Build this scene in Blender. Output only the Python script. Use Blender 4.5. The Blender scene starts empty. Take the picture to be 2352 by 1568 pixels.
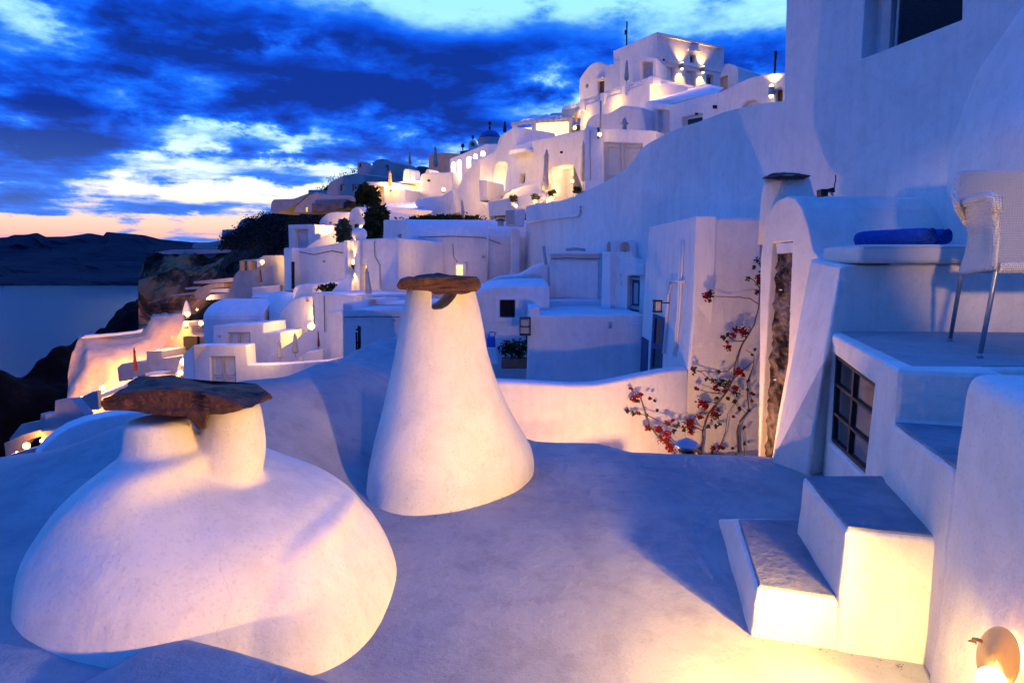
import bpy, bmesh, math, random
from mathutils import Vector, Matrix, noise as mnoise
from mathutils.geometry import delaunay_2d_cdt
import numpy as np
random.seed(7)
S = bpy.context.scene
COL = S.collection
R = math.radians
# ---------------------------------------------------------------- camera
F = 1437.0
TH = math.atan(169 / F)
CT, ST = math.cos(TH), math.sin(TH)
cam_d = bpy.data.cameras.new('camera')
cam = bpy.data.objects.new('camera', cam_d)
COL.objects.link(cam)
cam_d.sensor_width = 36.0
cam_d.lens = 36.0 * F / 2352
cam_d.clip_start = 0.05
cam_d.clip_end = 60000
cam.rotation_euler = (math.pi / 2 - TH, 0, 0)
S.camera = cam

def ray(px, py):
    u = (px - 1176) / F; v = -(py - 784) / F
    return Vector((u, CT + v * ST, -ST + v * CT))
def P(px, py, Y):
    d = ray(px, py); return d * (Y / d.y)
def Z(px, py, z):
    d = ray(px, py); return d * (z / d.z)
# measured regions of the photograph: origin and scale
K = {'0': (0, 0, 1), '1': (0, 470.4, .37), '2': (548.8, 313.6, .25), '3': (431.2, 588, .25), '4': (980, 39.2, .2),
     '5': (1293.6, 39.2, .25), '6': (0, 823.2, .475), 'a': (1058.4, 470.4, .275), 'b': (1411.2, 470.4, .4),
     'c': (1724.8, 352.8, .325), 'd': (1724.8, 0, .325), 's': (1568, 744.8, .525), 'E': (1019.2, 235.2, .175),
     'F': (156.8, 689.9, .16), 'G': (313.6, 533.1, .1533), 'H': (862.4, 611.5, .1333), 'I': (0, 909.4, .1)}
def k(c, *pts):
    ox, oy, s = K[c]
    return [(ox + x * s, oy + y * s) for x, y in pts]

class Pl:
    """vertical plane through two measured columns at known distances"""
    def __init__(self, xa, Ya, xb, Yb, py=600):
        self.a = P(xa, py, Ya); b = P(xb, py, Yb)
        self.d = Vector((b.x - self.a.x, b.y - self.a.y, 0)).normalized()
        n = Vector((-self.d.y, self.d.x, 0))
        if n.dot(self.a) < 0: n = -n
        self.n = n
    def hit(self, px, py, off=0.0):
        r = ray(px, py)
        a = self.a + self.n * off
        t = (a.x * self.n.x + a.y * self.n.y) / (r.x * self.n.x + r.y * self.n.y)
        return r * t
    def uv(self, p):
        q = p - self.a
        return (q.x * self.d.x + q.y * self.d.y, p.z)
    def at(self, u, z, off=0.0):
        q = self.a + self.d * u + self.n * off
        return Vector((q.x, q.y, z))
def FP(Y): return Pl(1000, Y, 1400, Y)

# ---------------------------------------------------------------- materials
def nodes(m):
    m.use_nodes = True
    nt = m.node_tree
    return nt, nt.nodes, nt.links
def pbr(name, col, rough=.85, col2=None, scale=3.0, bump=0.0, bscale=40.0, metal=0.0, dist=.02, detail=6, stretch=None, contrast=(.35, .65), spec=.3):
    m = bpy.data.materials.new(name)
    nt, N, L = nodes(m)
    b = N['Principled BSDF']
    b.inputs['Roughness'].default_value = rough
    b.inputs['Metallic'].default_value = metal
    b.inputs['Specular IOR Level'].default_value = spec
    b.inputs['Base Color'].default_value = (*col, 1)
    tc = N.new('ShaderNodeTexCoord')
    src = tc.outputs['Object']
    if stretch:
        mp = N.new('ShaderNodeMapping'); mp.inputs['Scale'].default_value = stretch
        L.new(src, mp.inputs['Vector']); src = mp.outputs['Vector']
    if col2:
        n = N.new('ShaderNodeTexNoise'); n.inputs['Scale'].default_value = scale; n.inputs['Detail'].default_value = detail
        n.inputs['Roughness'].default_value = .6
        r = N.new('ShaderNodeValToRGB')
        r.color_ramp.elements[0].position = contrast[0]; r.color_ramp.elements[0].color = (*col, 1)
        r.color_ramp.elements[1].position = contrast[1]; r.color_ramp.elements[1].color = (*col2, 1)
        L.new(src, n.inputs['Vector']); L.new(n.outputs['Fac'], r.inputs['Fac']); L.new(r.outputs['Color'], b.inputs['Base Color'])
    if bump:
        n2 = N.new('ShaderNodeTexNoise'); n2.inputs['Scale'].default_value = bscale; n2.inputs['Detail'].default_value = 5
        L.new(src, n2.inputs['Vector'])
        n3 = N.new('ShaderNodeTexNoise'); n3.inputs['Scale'].default_value = bscale * .12; n3.inputs['Detail'].default_value = 3
        L.new(src, n3.inputs['Vector'])
        ad = N.new('ShaderNodeMath'); ad.operation = 'MULTIPLY_ADD'; ad.inputs[1].default_value = 3.0
        L.new(n3.outputs['Fac'], ad.inputs[0]); L.new(n2.outputs['Fac'], ad.inputs[2])
        bp = N.new('ShaderNodeBump'); bp.inputs['Strength'].default_value = bump; bp.inputs['Distance'].default_value = dist
        L.new(ad.outputs[0], bp.inputs['Height']); L.new(bp.outputs['Normal'], b.inputs['Normal'])
    return m
def emit(name, col, st):
    m = bpy.data.materials.new(name)
    nt, N, L = nodes(m)
    b = N['Principled BSDF']
    b.inputs['Base Color'].default_value = (*col, 1)
    b.inputs['Emission Color'].default_value = (*col, 1)
    b.inputs['Emission Strength'].default_value = st
    return m
M = {}
M['plaster'] = pbr('white_plaster', (.80, .80, .80), .9, (.72, .72, .74), 2.2, .35, 55, dist=.006)
M['plasterN0'] = pbr('hand_smoothed_plaster', (.80, .79, .79), .8, (.74, .73, .73), 3.0, .5, 26, dist=.01)
M['roof0'] = pbr('grey_lime_screed', (.36, .37, .40), .9, (.44, .44, .47), 2.6, .7, 70, dist=.008)
M['tread0'] = pbr('grey_step_screed', (.30, .31, .34), .9, (.38, .38, .40), 6, .9, 90, dist=.008)
M['stain'] = pbr('weathered_plaster', (.78, .78, .79), .9, (.60, .60, .62), 1.2, .4, 45, dist=.006, stretch=(5, 5, .8), contrast=(.5, .75))
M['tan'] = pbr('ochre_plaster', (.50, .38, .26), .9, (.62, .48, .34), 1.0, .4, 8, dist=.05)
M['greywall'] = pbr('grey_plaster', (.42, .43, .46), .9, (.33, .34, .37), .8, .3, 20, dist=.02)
M['shade'] = pbr('glowing_clay_shade', (.42, .22, .10), .45, (.5, .28, .13), 9, .2, 60, dist=.002)
M['shade'].node_tree.nodes['Principled BSDF'].inputs['Emission Color'].default_value = (1, .42, .10, 1); M['shade'].node_tree.nodes['Principled BSDF'].inputs['Emission Strength'].default_value = .28
M['basalt'] = pbr('dark_basalt', (.040, .018, .013), .75, (.13, .05, .03), 7, .9, 30, dist=.02, spec=.4)
M['rubble'] = pbr('bare_rubble', (.022, .014, .012), .95, (.24, .18, .16), 5, 1.0, 14, dist=.05, contrast=(.42, .62))
M['wood'] = pbr('white_painted_wood', (.62, .62, .64), .6, (.55, .55, .57), 6, .2, 60, dist=.003)
M['greywood'] = pbr('pale_grey_painted_wood', (.46, .48, .50), .6, (.40, .42, .44), 5, .2, 60, dist=.003)
M['bluewood'] = pbr('blue_painted_wood', (.02, .06, .16), .5, (.03, .09, .22), 8, .2, 60, dist=.003)
M['brownwood'] = pbr('dark_brown_timber', (.10, .05, .03), .6, (.16, .08, .05), 6, .2, 40, dist=.004)
M['glass'] = pbr('dark_window_glass', (.012, .014, .02), .12, spec=.5)
M['slate'] = pbr('slate_grey_shutter', (.05, .06, .085), .6)
M['dark'] = pbr('unlit_interior', (.01, .01, .012), .9)
M['litpane'] = emit('lit_window_pane', (1.0, .66, .22), 1.6)
M['dimpane'] = emit('dim_lit_window_pane', (1.0, .55, .22), .45)
M['litdoor'] = emit('lit_room_glow', (1.0, .55, .14), .9)
M['bulb'] = emit('lamp_bulb', (1.0, .66, .22), 4.5)
M['bulbN'] = emit('near_lamp_bulb', (1.0, .80, .36), 6)
M['clay'] = pbr('clay_shade', (.42, .22, .10), .5, (.5, .28, .13), 9, .2, 60, dist=.002)
M['iron'] = pbr('black_iron', (.02, .02, .022), .5, metal=.3)
M['steel'] = pbr('galvanised_steel', (.35, .37, .42), .35, (.28, .30, .34), 12, metal=.7)
M['cowl'] = pbr('blue_grey_painted_metal', (.30, .36, .47), .55, (.24, .29, .40), 14)
M['canvas'] = pbr('umbrella_canvas', (.46, .46, .46), .9, (.36, .36, .38), 5, .5, 18, dist=.02)
M['canvasO'] = pbr('tan_canvas', (.55, .33, .18), .9, (.45, .26, .14), 5, .5, 18, dist=.02)
M['canvasR'] = pbr('dark_red_canvas', (.25, .05, .04), .9, (.18, .03, .03), 5)
M['canvasD'] = pbr('navy_canvas', (.02, .03, .07), .9, (.03, .04, .09), 5)
M['towel'] = pbr('royal_blue_towel', (.012, .06, .30), .95, (.02, .09, .42), 40, .9, 220, dist=.006)
M['cushion'] = pbr('cream_canvas_cushion', (.74, .70, .64), .85, (.68, .64, .58), 5, .3, 120, dist=.003)
M['leaf'] = pbr('leaf', (.02, .030, .012), .9, (.040, .045, .02), 9, spec=.05)
M['leafw'] = pbr('olive_leaf', (.06, .07, .03), .6, (.10, .10, .04), 9)
M['dirtveg'] = pbr('dark_scrub', (.006, .008, .006), .95, (.022, .022, .016), .35, .8, 1.5, dist=.6)
M['bract'] = pbr('red_bract', (.22, .006, .012), .6, (.12, .004, .010), 20, spec=.05)
M['bark'] = pbr('bark', (.10, .07, .06), .9, (.16, .11, .09), 12, .5, 50, dist=.01)
M['terracotta'] = pbr('terracotta', (.30, .10, .06), .8, (.38, .14, .08), 9)
M['domeblue'] = pbr('blue_painted_dome', (.02, .10, .34), .5, (.03, .13, .40), 2)
M['stonewall'] = pbr('dark_stone_wall', (.10, .10, .12), .95, (.20, .19, .20), 1.2, .8, 3, dist=.2)
M['bluepaint'] = pbr('blue_can', (.02, .10, .45), .5)
M['acwhite'] = pbr('white_enamel', (.62, .64, .68), .4, (.56, .58, .62), 6)

def lime(name, c0, c1, c2, rough, fine, coarse, crack, streak=0.0):
    """hand laid lime plaster: patchy whitewash, trowel waves, hairline cracks"""
    m = bpy.data.materials.new(name)
    nt, N, L = nodes(m); b = N['Principled BSDF']; b.inputs['Roughness'].default_value = rough; b.inputs['Specular IOR Level'].default_value = .25
    tc = N.new('ShaderNodeTexCoord'); O = tc.outputs['Object']
    def noi(sc, det=5, dist=0.0, st=None, ro=.6):
        src = O
        if st:
            mp = N.new('ShaderNodeMapping'); mp.inputs['Scale'].default_value = st; L.new(O, mp.inputs[0]); src = mp.outputs[0]
        n = N.new('ShaderNodeTexNoise'); n.inputs['Scale'].default_value = sc; n.inputs['Detail'].default_value = det; n.inputs['Distortion'].default_value = dist; n.inputs['Roughness'].default_value = ro
        L.new(src, n.inputs['Vector']); return n.outputs['Fac']
    def ramp(f, a, ca, b_, cb):
        r = N.new('ShaderNodeValToRGB'); r.color_ramp.elements[0].position = a; r.color_ramp.elements[0].color = (*ca, 1); r.color_ramp.elements[1].position = b_; r.color_ramp.elements[1].color = (*cb, 1)
        L.new(f, r.inputs[0]); return r.outputs[0]
    def mul(x, y, f=1.0):
        q = N.new('ShaderNodeMix'); q.data_type = 'RGBA'; q.blend_type = 'MULTIPLY'; q.inputs[0].default_value = f; L.new(x, q.inputs[6]); L.new(y, q.inputs[7]); return q.outputs[2]
    col = ramp(noi(1.1, 6, .8), .35, c1, .62, c0)
    col = mul(col, ramp(noi(7, 5, .3), .38, c2, .52, (1, 1, 1)), .55)
    col = mul(col, ramp(noi(60, 2), .30, (.80, .79, .78), .45, (1, 1, 1)), .6)
    if streak: col = mul(col, ramp(noi(1.6, 5, .2, (4, 4, .35)), .36, (.78, .78, .80), .55, (1, 1, 1)), streak)
    if crack:
        wp = N.new('ShaderNodeTexNoise'); wp.inputs['Scale'].default_value = 3.0; wp.inputs['Detail'].default_value = 4; L.new(O, wp.inputs['Vector'])
        ad = N.new('ShaderNodeMix'); ad.data_type = 'RGBA'; ad.blend_type = 'ADD'; ad.inputs[0].default_value = .5; L.new(O, ad.inputs[6]); L.new(wp.outputs['Color'], ad.inputs[7])
        vo = N.new('ShaderNodeTexVoronoi'); vo.feature = 'DISTANCE_TO_EDGE'; vo.inputs['Scale'].default_value = crack; L.new(ad.outputs[2], vo.inputs['Vector'])
        ck = ramp(vo.outputs['Distance'], 0.0, (.72, .71, .72), .004, (1, 1, 1))
        mk = N.new('ShaderNodeMix'); mk.data_type = 'RGBA'; L.new(ramp(noi(.9, 3), .50, (0, 0, 0), .56, (1, 1, 1)), mk.inputs[0]); mk.inputs[6].default_value = (1, 1, 1, 1); L.new(ck, mk.inputs[7])
        col = mul(col, mk.outputs[2], .4)
    L.new(col, b.inputs['Base Color'])
    def mad(x, k_, y):
        q = N.new('ShaderNodeMath'); q.operation = 'MULTIPLY_ADD'; L.new(x, q.inputs[0]); q.inputs[1].default_value = k_
        if y is None: q.inputs[2].default_value = 0.0
        else: L.new(y, q.inputs[2])
        return q.outputs[0]
    h = mad(noi(90, 3), fine * .4, None); h = mad(noi(22, 4), fine, h); h = mad(noi(4.5, 3, .25, (1, 1, .6)), coarse, h)
    bp = N.new('ShaderNodeBump'); bp.inputs['Strength'].default_value = .8; bp.inputs['Distance'].default_value = .01
    L.new(h, bp.inputs['Height']); L.new(bp.outputs['Normal'], b.inputs['Normal'])
    return m
M['plasterN'] = lime('hand_smoothed_lime_plaster', (.82, .81, .80), (.74, .73, .73), (.90, .89, .88), .85, .42, 1.5, .8, .3)
M['plasterC'] = lime('cream_lime_plaster', (.86, .80, .71), (.78, .73, .65), (.90, .88, .86), .85, .40, 1.3, .8, .3)
M['roof'] = lime('grey_lime_screed', (.41, .41, .40), (.32, .32, .33), (.80, .80, .80), .9, .55, .5, .5)
M['tread'] = lime('worn_grey_step_screed', (.32, .33, .35), (.22, .23, .26), (.72, .72, .72), .92, 1.0, .8, 0)
def rockmat(name, stops, scale):
    m = bpy.data.materials.new(name)
    nt, N, L = nodes(m); b = N['Principled BSDF']; b.inputs['Roughness'].default_value = .95; b.inputs['Specular IOR Level'].default_value = .15
    tc = N.new('ShaderNodeTexCoord')
    n = N.new('ShaderNodeTexNoise'); n.inputs['Scale'].default_value = scale; n.inputs['Detail'].default_value = 8; n.inputs['Roughness'].default_value = .65
    L.new(tc.outputs['Object'], n.inputs['Vector'])
    r = N.new('ShaderNodeValToRGB'); e = r.color_ramp.elements
    while len(e) < len(stops): e.new(.5)
    for i, (p, c) in enumerate(stops): e[i].position = p; e[i].color = (*c, 1)
    L.new(n.outputs['Fac'], r.inputs['Fac']); L.new(r.outputs['Color'], b.inputs['Base Color'])
    bp = N.new('ShaderNodeBump'); bp.inputs['Strength'].default_value = .9; bp.inputs['Distance'].default_value = .5 / scale * .2
    L.new(n.outputs['Fac'], bp.inputs['Height']); L.new(bp.outputs['Normal'], b.inputs['Normal'])
    return m
M['rock'] = rockmat('ochre_cliff_rock', [(.36, (.010, .007, .006)), (.45, (.07, .045, .03)), (.54, (.34, .18, .07)), (.66, (.20, .14, .10))], .13)
M['cliff'] = rockmat('dark_volcanic_rock', [(.35, (.004, .003, .003)), (.6, (.016, .011, .010)), (.75, (.04, .03, .03))], .12)
M['islandm'] = rockmat('far_island_rock', [(.3, (.016, .016, .034)), (.6, (.030, .024, .040)), (.8, (.045, .034, .045))], .0035)

# ---------------------------------------------------------------- object helpers
def tag(o, label=None, cat=None, group=None, kind=None):
    if label: o['label'] = label
    if cat: o['category'] = cat
    if group: o['group'] = group
    if kind: o['kind'] = kind
    return o
def thing(name, label, cat, loc=(0, 0, 0), group=None):
    o = bpy.data.objects.new(name, None); COL.objects.link(o)
    o.empty_display_size = .2
    o.location = loc
    return tag(o, label, cat, group)
def link(name, me, mat, parent=None, bevel=0, seg=2, smooth=False, label=None):
    o = bpy.data.objects.new(name, me); COL.objects.link(o)
    if mat: me.materials.append(M[mat] if isinstance(mat, str) else mat)
    if parent:
        o.parent = parent
        off = parent.location.copy()
        if parent.parent: off = Vector((0, 0, 0))
        if off.length > 0 and parent.type == 'EMPTY':
            o.matrix_parent_inverse = Matrix.Translation(-off)
    if smooth:
        for p in me.polygons: p.use_smooth = True
    if bevel:
        m = o.modifiers.new('bevel', 'BEVEL'); m.width = bevel; m.segments = seg; m.limit_method = 'ANGLE'; m.angle_limit = R(35)
    if label: o['label'] = label
    return o
def mesh(vs, fs):
    me = bpy.data.meshes.new('m'); me.from_pydata([tuple(v) for v in vs], [], fs); me.update(); return me
def fixn(me):
    bm = bmesh.new(); bm.from_mesh(me)
    bmesh.ops.recalc_face_normals(bm, faces=bm.faces)
    bm.to_mesh(me); bm.free(); return me

def inside(p, poly):
    c = False; n = len(poly); j = n - 1
    for i in range(n):
        a, b = poly[i], poly[j]
        if (a.y > p[1]) != (b.y > p[1]) and p[0] < (b.x - a.x) * (p[1] - a.y) / (b.y - a.y) + a.x: c = not c
        j = i
    return c
def cdt(loops):
    vs = [Vector((p.x, p.y)) for lp in loops for p in lp]; es = []; o = 0
    for lp in loops:
        n = len(lp); es += [(o + i, o + (i + 1) % n) for i in range(n)]; o += n
    out = delaunay_2d_cdt(vs, es, [], 0, 1e-6)
    tri = []
    for f in out[2]:
        c = sum((out[0][i] for i in f), Vector((0, 0))) / len(f)
        if inside(c, loops[0]) and not any(inside(c, h) for h in loops[1:]):
            try: tri.append([out[3][i][0] for i in f])
            except IndexError: pass
    return tri
def prism(pts, vec, holes=(), rdepth=.2, n=None):
    """solid from a planar outline (3D points) pushed along vec; holes are recesses of depth rdepth along n"""
    bm = bmesh.new()
    loops = [list(pts)] + [list(h) for h in holes]
    # 2D frame
    c = pts[0]
    nn = (n or vec).normalized()
    ux = Vector((0, 0, 1)).cross(nn)
    if ux.length < 1e-3: ux = Vector((1, 0, 0))
    ux.normalize(); uy = nn.cross(ux)
    flat = [[Vector(((p - c).dot(ux), (p - c).dot(uy), 0)) for p in lp] for lp in loops]
    allp = [p for lp in loops for p in lp]
    vf = [bm.verts.new(p) for p in allp]
    for t in cdt(flat):
        try: bm.faces.new([vf[i] for i in t])
        except ValueError: pass
    m = len(pts)
    vb = [bm.verts.new(p + vec) for p in pts]
    for t in cdt([flat[0]]):
        try: bm.faces.new([vb[i] for i in t])
        except ValueError: pass
    for i in range(m):
        j = (i + 1) % m
        try: bm.faces.new((vf[i], vf[j], vb[j], vb[i]))
        except ValueError: pass
    o = m
    for h in holes:
        q = len(h)
        hb = [bm.verts.new(p + nn * rdepth) for p in h]
        for i in range(q):
            j = (i + 1) % q
            bm.faces.new((vf[o + i], vf[o + j], hb[j], hb[i]))
        try: bm.faces.new(hb)
        except ValueError: pass
        o += q
    bmesh.ops.recalc_face_normals(bm, faces=bm.faces)
    me = bpy.data.meshes.new('m'); bm.to_mesh(me); bm.free()
    return me
def wall(parent, name, pl, pts, depth, mat='plaster', holes=(), rdepth=.18, bevel=.04, vec=None, off=0.0, label=None):
    p3 = [pl.hit(x, y, off) for x, y in pts]
    h3 = [[pl.hit(x, y, off) for x, y in h] for h in holes]
    v = vec if vec is not None else pl.n * depth
    return link(name, prism(p3, v, h3, rdepth, pl.n), mat, parent, bevel, label=label)
def mbox(bm, c, ex, ey, ez):
    """box from centre and three half-edge vectors"""
    v = [bm.verts.new(c + ex * a + ey * b + ez * d) for a in (-1, 1) for b in (-1, 1) for d in (-1, 1)]
    for f in ((0, 1, 3, 2), (4, 6, 7, 5), (0, 4, 5, 1), (2, 3, 7, 6), (0, 2, 6, 4), (1, 5, 7, 3)):
        bm.faces.new([v[i] for i in f])
def finish(bm):
    bmesh.ops.recalc_face_normals(bm, faces=bm.faces)
    me = bpy.data.meshes.new('m'); bm.to_mesh(me); bm.free(); return me
def quadbox(pl, q, d0, d1, pad=(0, 0, 1, 1)):
    """box on plane pl covering part pad (u0,v0,u1,v1 in 0..1) of pixel quad q between depths d0,d1"""
    c = [pl.uv(pl.hit(x, y)) for x, y in q]
    def bl(u, v):
        a = [c[0][i] * (1 - u) + c[1][i] * u for i in (0, 1)]; b = [c[3][i] * (1 - u) + c[2][i] * u for i in (0, 1)]
        return [a[i] * (1 - v) + b[i] * v for i in (0, 1)]
    u0, v0, u1, v1 = pad
    cs = [bl(u0, v0), bl(u1, v0), bl(u1, v1), bl(u0, v1)]
    return [pl.at(a, z, d0) for a, z in cs], [pl.at(a, z, d1) for a, z in cs]
def addbox(bm, fb):
    f, b = fb
    vf = [bm.verts.new(p) for p in f]; vb = [bm.verts.new(p) for p in b]
    bm.faces.new(vf); bm.faces.new(vb[::-1])
    for i in range(4):
        j = (i + 1) % 4; bm.faces.new((vf[i], vb[i], vb[j], vf[j]))
def qpart(parent, name, pl, q, d0, d1, mat, pads=((0, 0, 1, 1),), bevel=0, label=None):
    bm = bmesh.new()
    for p in pads: addbox(bm, quadbox(pl, q, d0, d1, p))
    return link(name, finish(bm), mat, parent, bevel, label=label)
def door(parent, pl, q, r=.15, mat='wood', leaves=2, knob=True, inset='greywood', name='door', label=None, sc=1.0):
    d = qpart(parent, name, pl, q, r - .05 * sc, r + .03, mat, label=label)
    pads = []
    for i in range(leaves):
        a, b = i / leaves, (i + 1) / leaves; w = b - a
        for v0, v1 in ((.05, .62), (.67, .95)):
            pads += [(a + .16 * w, v0, b - .16 * w, v0 + .03), (a + .16 * w, v1 - .03, b - .16 * w, v1),
                     (a + .16 * w, v0, a + .22 * w, v1), (b - .22 * w, v0, b - .16 * w, v1)]
    qpart(d, 'moulding', pl, q, r - .075 * sc, r - .048 * sc, mat, pads)
    if leaves == 2: qpart(d, 'centre_batten', pl, q, r - .085 * sc, r - .048 * sc, inset, ((.485, 0, .515, 1),))
    return d
def window(parent, pl, q, r=.15, nx=2, ny=2, pane='glass', frame='wood', t=.06, name='window', label=None, sc=1.0):
    fr = []
    fr += [(0, 0, t, 1), (1 - t, 0, 1, 1), (t, 0, 1 - t, t), (t, 1 - t, 1 - t, 1)]
    for i in range(1, nx): fr.append((i / nx - t / 2.5, t, i / nx + t / 2.5, 1 - t))
    for i in range(1, ny): fr.append((t, i / ny - t / 3, 1 - t, i / ny + t / 3))
    w = qpart(parent, name, pl, q, r - .04 * sc, r - .012 * sc, frame, fr, label=label)
    qpart(w, 'pane', pl, q, r - .02 * sc, r + .012, pane)
    return w
def hull(parent, name, pts, mat, bevel=.05, seg=3, label=None, noise=0):
    bm = bmesh.new()
    for p in pts: bm.verts.new(p)
    bmesh.ops.convex_hull(bm, input=bm.verts)
    bmesh.ops.dissolve_limit(bm, angle_limit=R(1), verts=bm.verts, edges=bm.edges)
    return link(name, finish(bm), mat, parent, bevel, seg, label=label)
def tube(bm, pts, r, n=6):
    pts = [Vector(p) for p in pts]; rings = []
    rr = r if isinstance(r, (list, tuple)) else [r] * len(pts)
    for i, p in enumerate(pts):
        t = (pts[min(i + 1, len(pts) - 1)] - pts[max(i - 1, 0)]).normalized()
        a = t.orthogonal().normalized()
        if abs(t.z) < .9: a = t.cross(Vector((0, 0, 1))).normalized()
        b = t.cross(a)
        rings.append([bm.verts.new(p + (a * math.cos(x) + b * math.sin(x)) * rr[i]) for x in [2 * math.pi * j / n for j in range(n)]])
    for a, b in zip(rings, rings[1:]):
        for j in range(n): bm.faces.new((a[j], a[(j + 1) % n], b[(j + 1) % n], b[j]))
    bm.faces.new(rings[0][::-1]); bm.faces.new(rings[-1])
def tubes(parent, name, lst, r, mat, n=6):
    bm = bmesh.new()
    for pts in lst: tube(bm, pts, r, n)
    return link(name, finish(bm), mat, parent, smooth=True)
def loft(rings, cap=True):
    n = len(rings[0]); vs = [p for r in rings for p in r]; fs = []
    for i in range(len(rings) - 1):
        for j in range(n):
            fs.append((i * n + j, i * n + (j + 1) % n, (i + 1) * n + (j + 1) % n, (i + 1) * n + j))
    if cap:
        fs.append(tuple(range(n))[::-1]); fs.append(tuple((len(rings) - 1) * n + j for j in range(n)))
    return fixn(mesh(vs, fs))
def lathe(base, prof, n=16, fold=0, nf=8, top=None):
    rings = []
    for r, z in prof:
        rings.append([Vector((base.x + r * (1 + fold * math.cos(nf * a)) * math.cos(a), base.y + r * (1 + fold * math.cos(nf * a)) * math.sin(a), base.z + z)) for a in [2 * math.pi * j / n for j in range(n)]])
    return loft(rings)
def organic(parts, name, parent, mat, vox=.012, it=10, amp=.004):
    """weld closed pieces into one soft hand-plastered body"""
    bm = bmesh.new()
    for o in parts:
        dg = bpy.context.evaluated_depsgraph_get(); bpy.context.view_layer.update()
        me = bpy.data.meshes.new_from_object(o.evaluated_get(dg)); bm.from_mesh(me)
    bmesh.ops.triangulate(bm, faces=bm.faces)
    me = finish(bm)
    for o in parts: bpy.data.objects.remove(o)
    o = link(name, me, mat, parent)
    r = o.modifiers.new('r', 'REMESH'); r.mode = 'VOXEL'; r.voxel_size = vox
    s = o.modifiers.new('s', 'SMOOTH'); s.factor = .5; s.iterations = it
    bpy.context.view_layer.update()
    me2 = bpy.data.meshes.new_from_object(o.evaluated_get(bpy.context.evaluated_depsgraph_get()))
    o.modifiers.clear(); o.data = me2
    nn_ = [v.normal.copy() for v in me2.vertices]; cc_ = [v.co.copy() for v in me2.vertices]
    cc_ = [c + n * amp * (mnoise.noise(c * 3.1) + .5 * mnoise.noise(c * 8)) for c, n in zip(cc_, nn_)]
    me2.vertices.foreach_set('co', [x for c in cc_ for x in c]); me2.update()
    for p in me2.polygons: p.use_smooth = True
    if not me2.materials: me2.materials.append(M[mat])
    return o
def boolcut(o, cutter):
    m = o.modifiers.new('cut', 'BOOLEAN'); m.operation = 'DIFFERENCE'; m.object = cutter; m.solver = 'EXACT'
    dg = bpy.context.evaluated_depsgraph_get()
    me = bpy.data.meshes.new_from_object(o.evaluated_get(dg))
    o.modifiers.clear(); o.data = me
    bpy.data.objects.remove(cutter)
WARM = (1.0, .50, .09)
def light(name, loc, power, col=WARM, r=.05, parent=None, spot=None, aim=None, blend=1.0):
    d = bpy.data.lights.new(name, 'SPOT' if spot else 'POINT')
    d.energy = power; d.color = col; d.shadow_soft_size = r
    if spot: d.spot_size = R(spot); d.spot_blend = blend
    o = bpy.data.objects.new(name, d); COL.objects.link(o); o.location = loc
    if aim is not None: o.rotation_euler = (Vector(aim) - Vector(loc)).to_track_quat('-Z', 'Y').to_euler()
    return o
def sphere_me(c, r, seg=12, sz=1.0):
    bm = bmesh.new(); bmesh.ops.create_uvsphere(bm, u_segments=seg, v_segments=seg // 2 + 2, radius=r)
    for v in bm.verts: v.co = Vector((v.co.x, v.co.y, v.co.z * sz)) + c
    return finish(bm)
def lamp(px, py, Y, label, power, size=.16, pl=None, updown=False, toward=.5, col=WARM, group='small wall lamps lit across the village', bracket=True):
    """small globe wall lamp with its light"""
    p = pl.hit(px, py) if pl else P(px, py, Y)
    d = p.length
    q = p * ((d - toward) / d)
    t = thing('wall_lamp', label, 'wall lamp', q, group)
    link('bulb', sphere_me(q, size, 10), 'bulb', t, smooth=True)
    bm = bmesh.new()
    mbox(bm, (q + p) / 2 + Vector((0, 0, -size * .9)), Vector((size * .35, 0, 0)), Vector((0, (p - q).y / 2 + .01, 0)), Vector((0, 0, size * .25)))
    mbox(bm, q + Vector((0, 0, -size * 1.05)), Vector((size * .7, 0, 0)), Vector((0, size * .7, 0)), Vector((0, 0, size * .12)))
    link('bracket', finish(bm), 'iron', t)
    light('lamp_light', q - p.normalized() * (size + .05), power, col, size)
    return t
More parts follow.
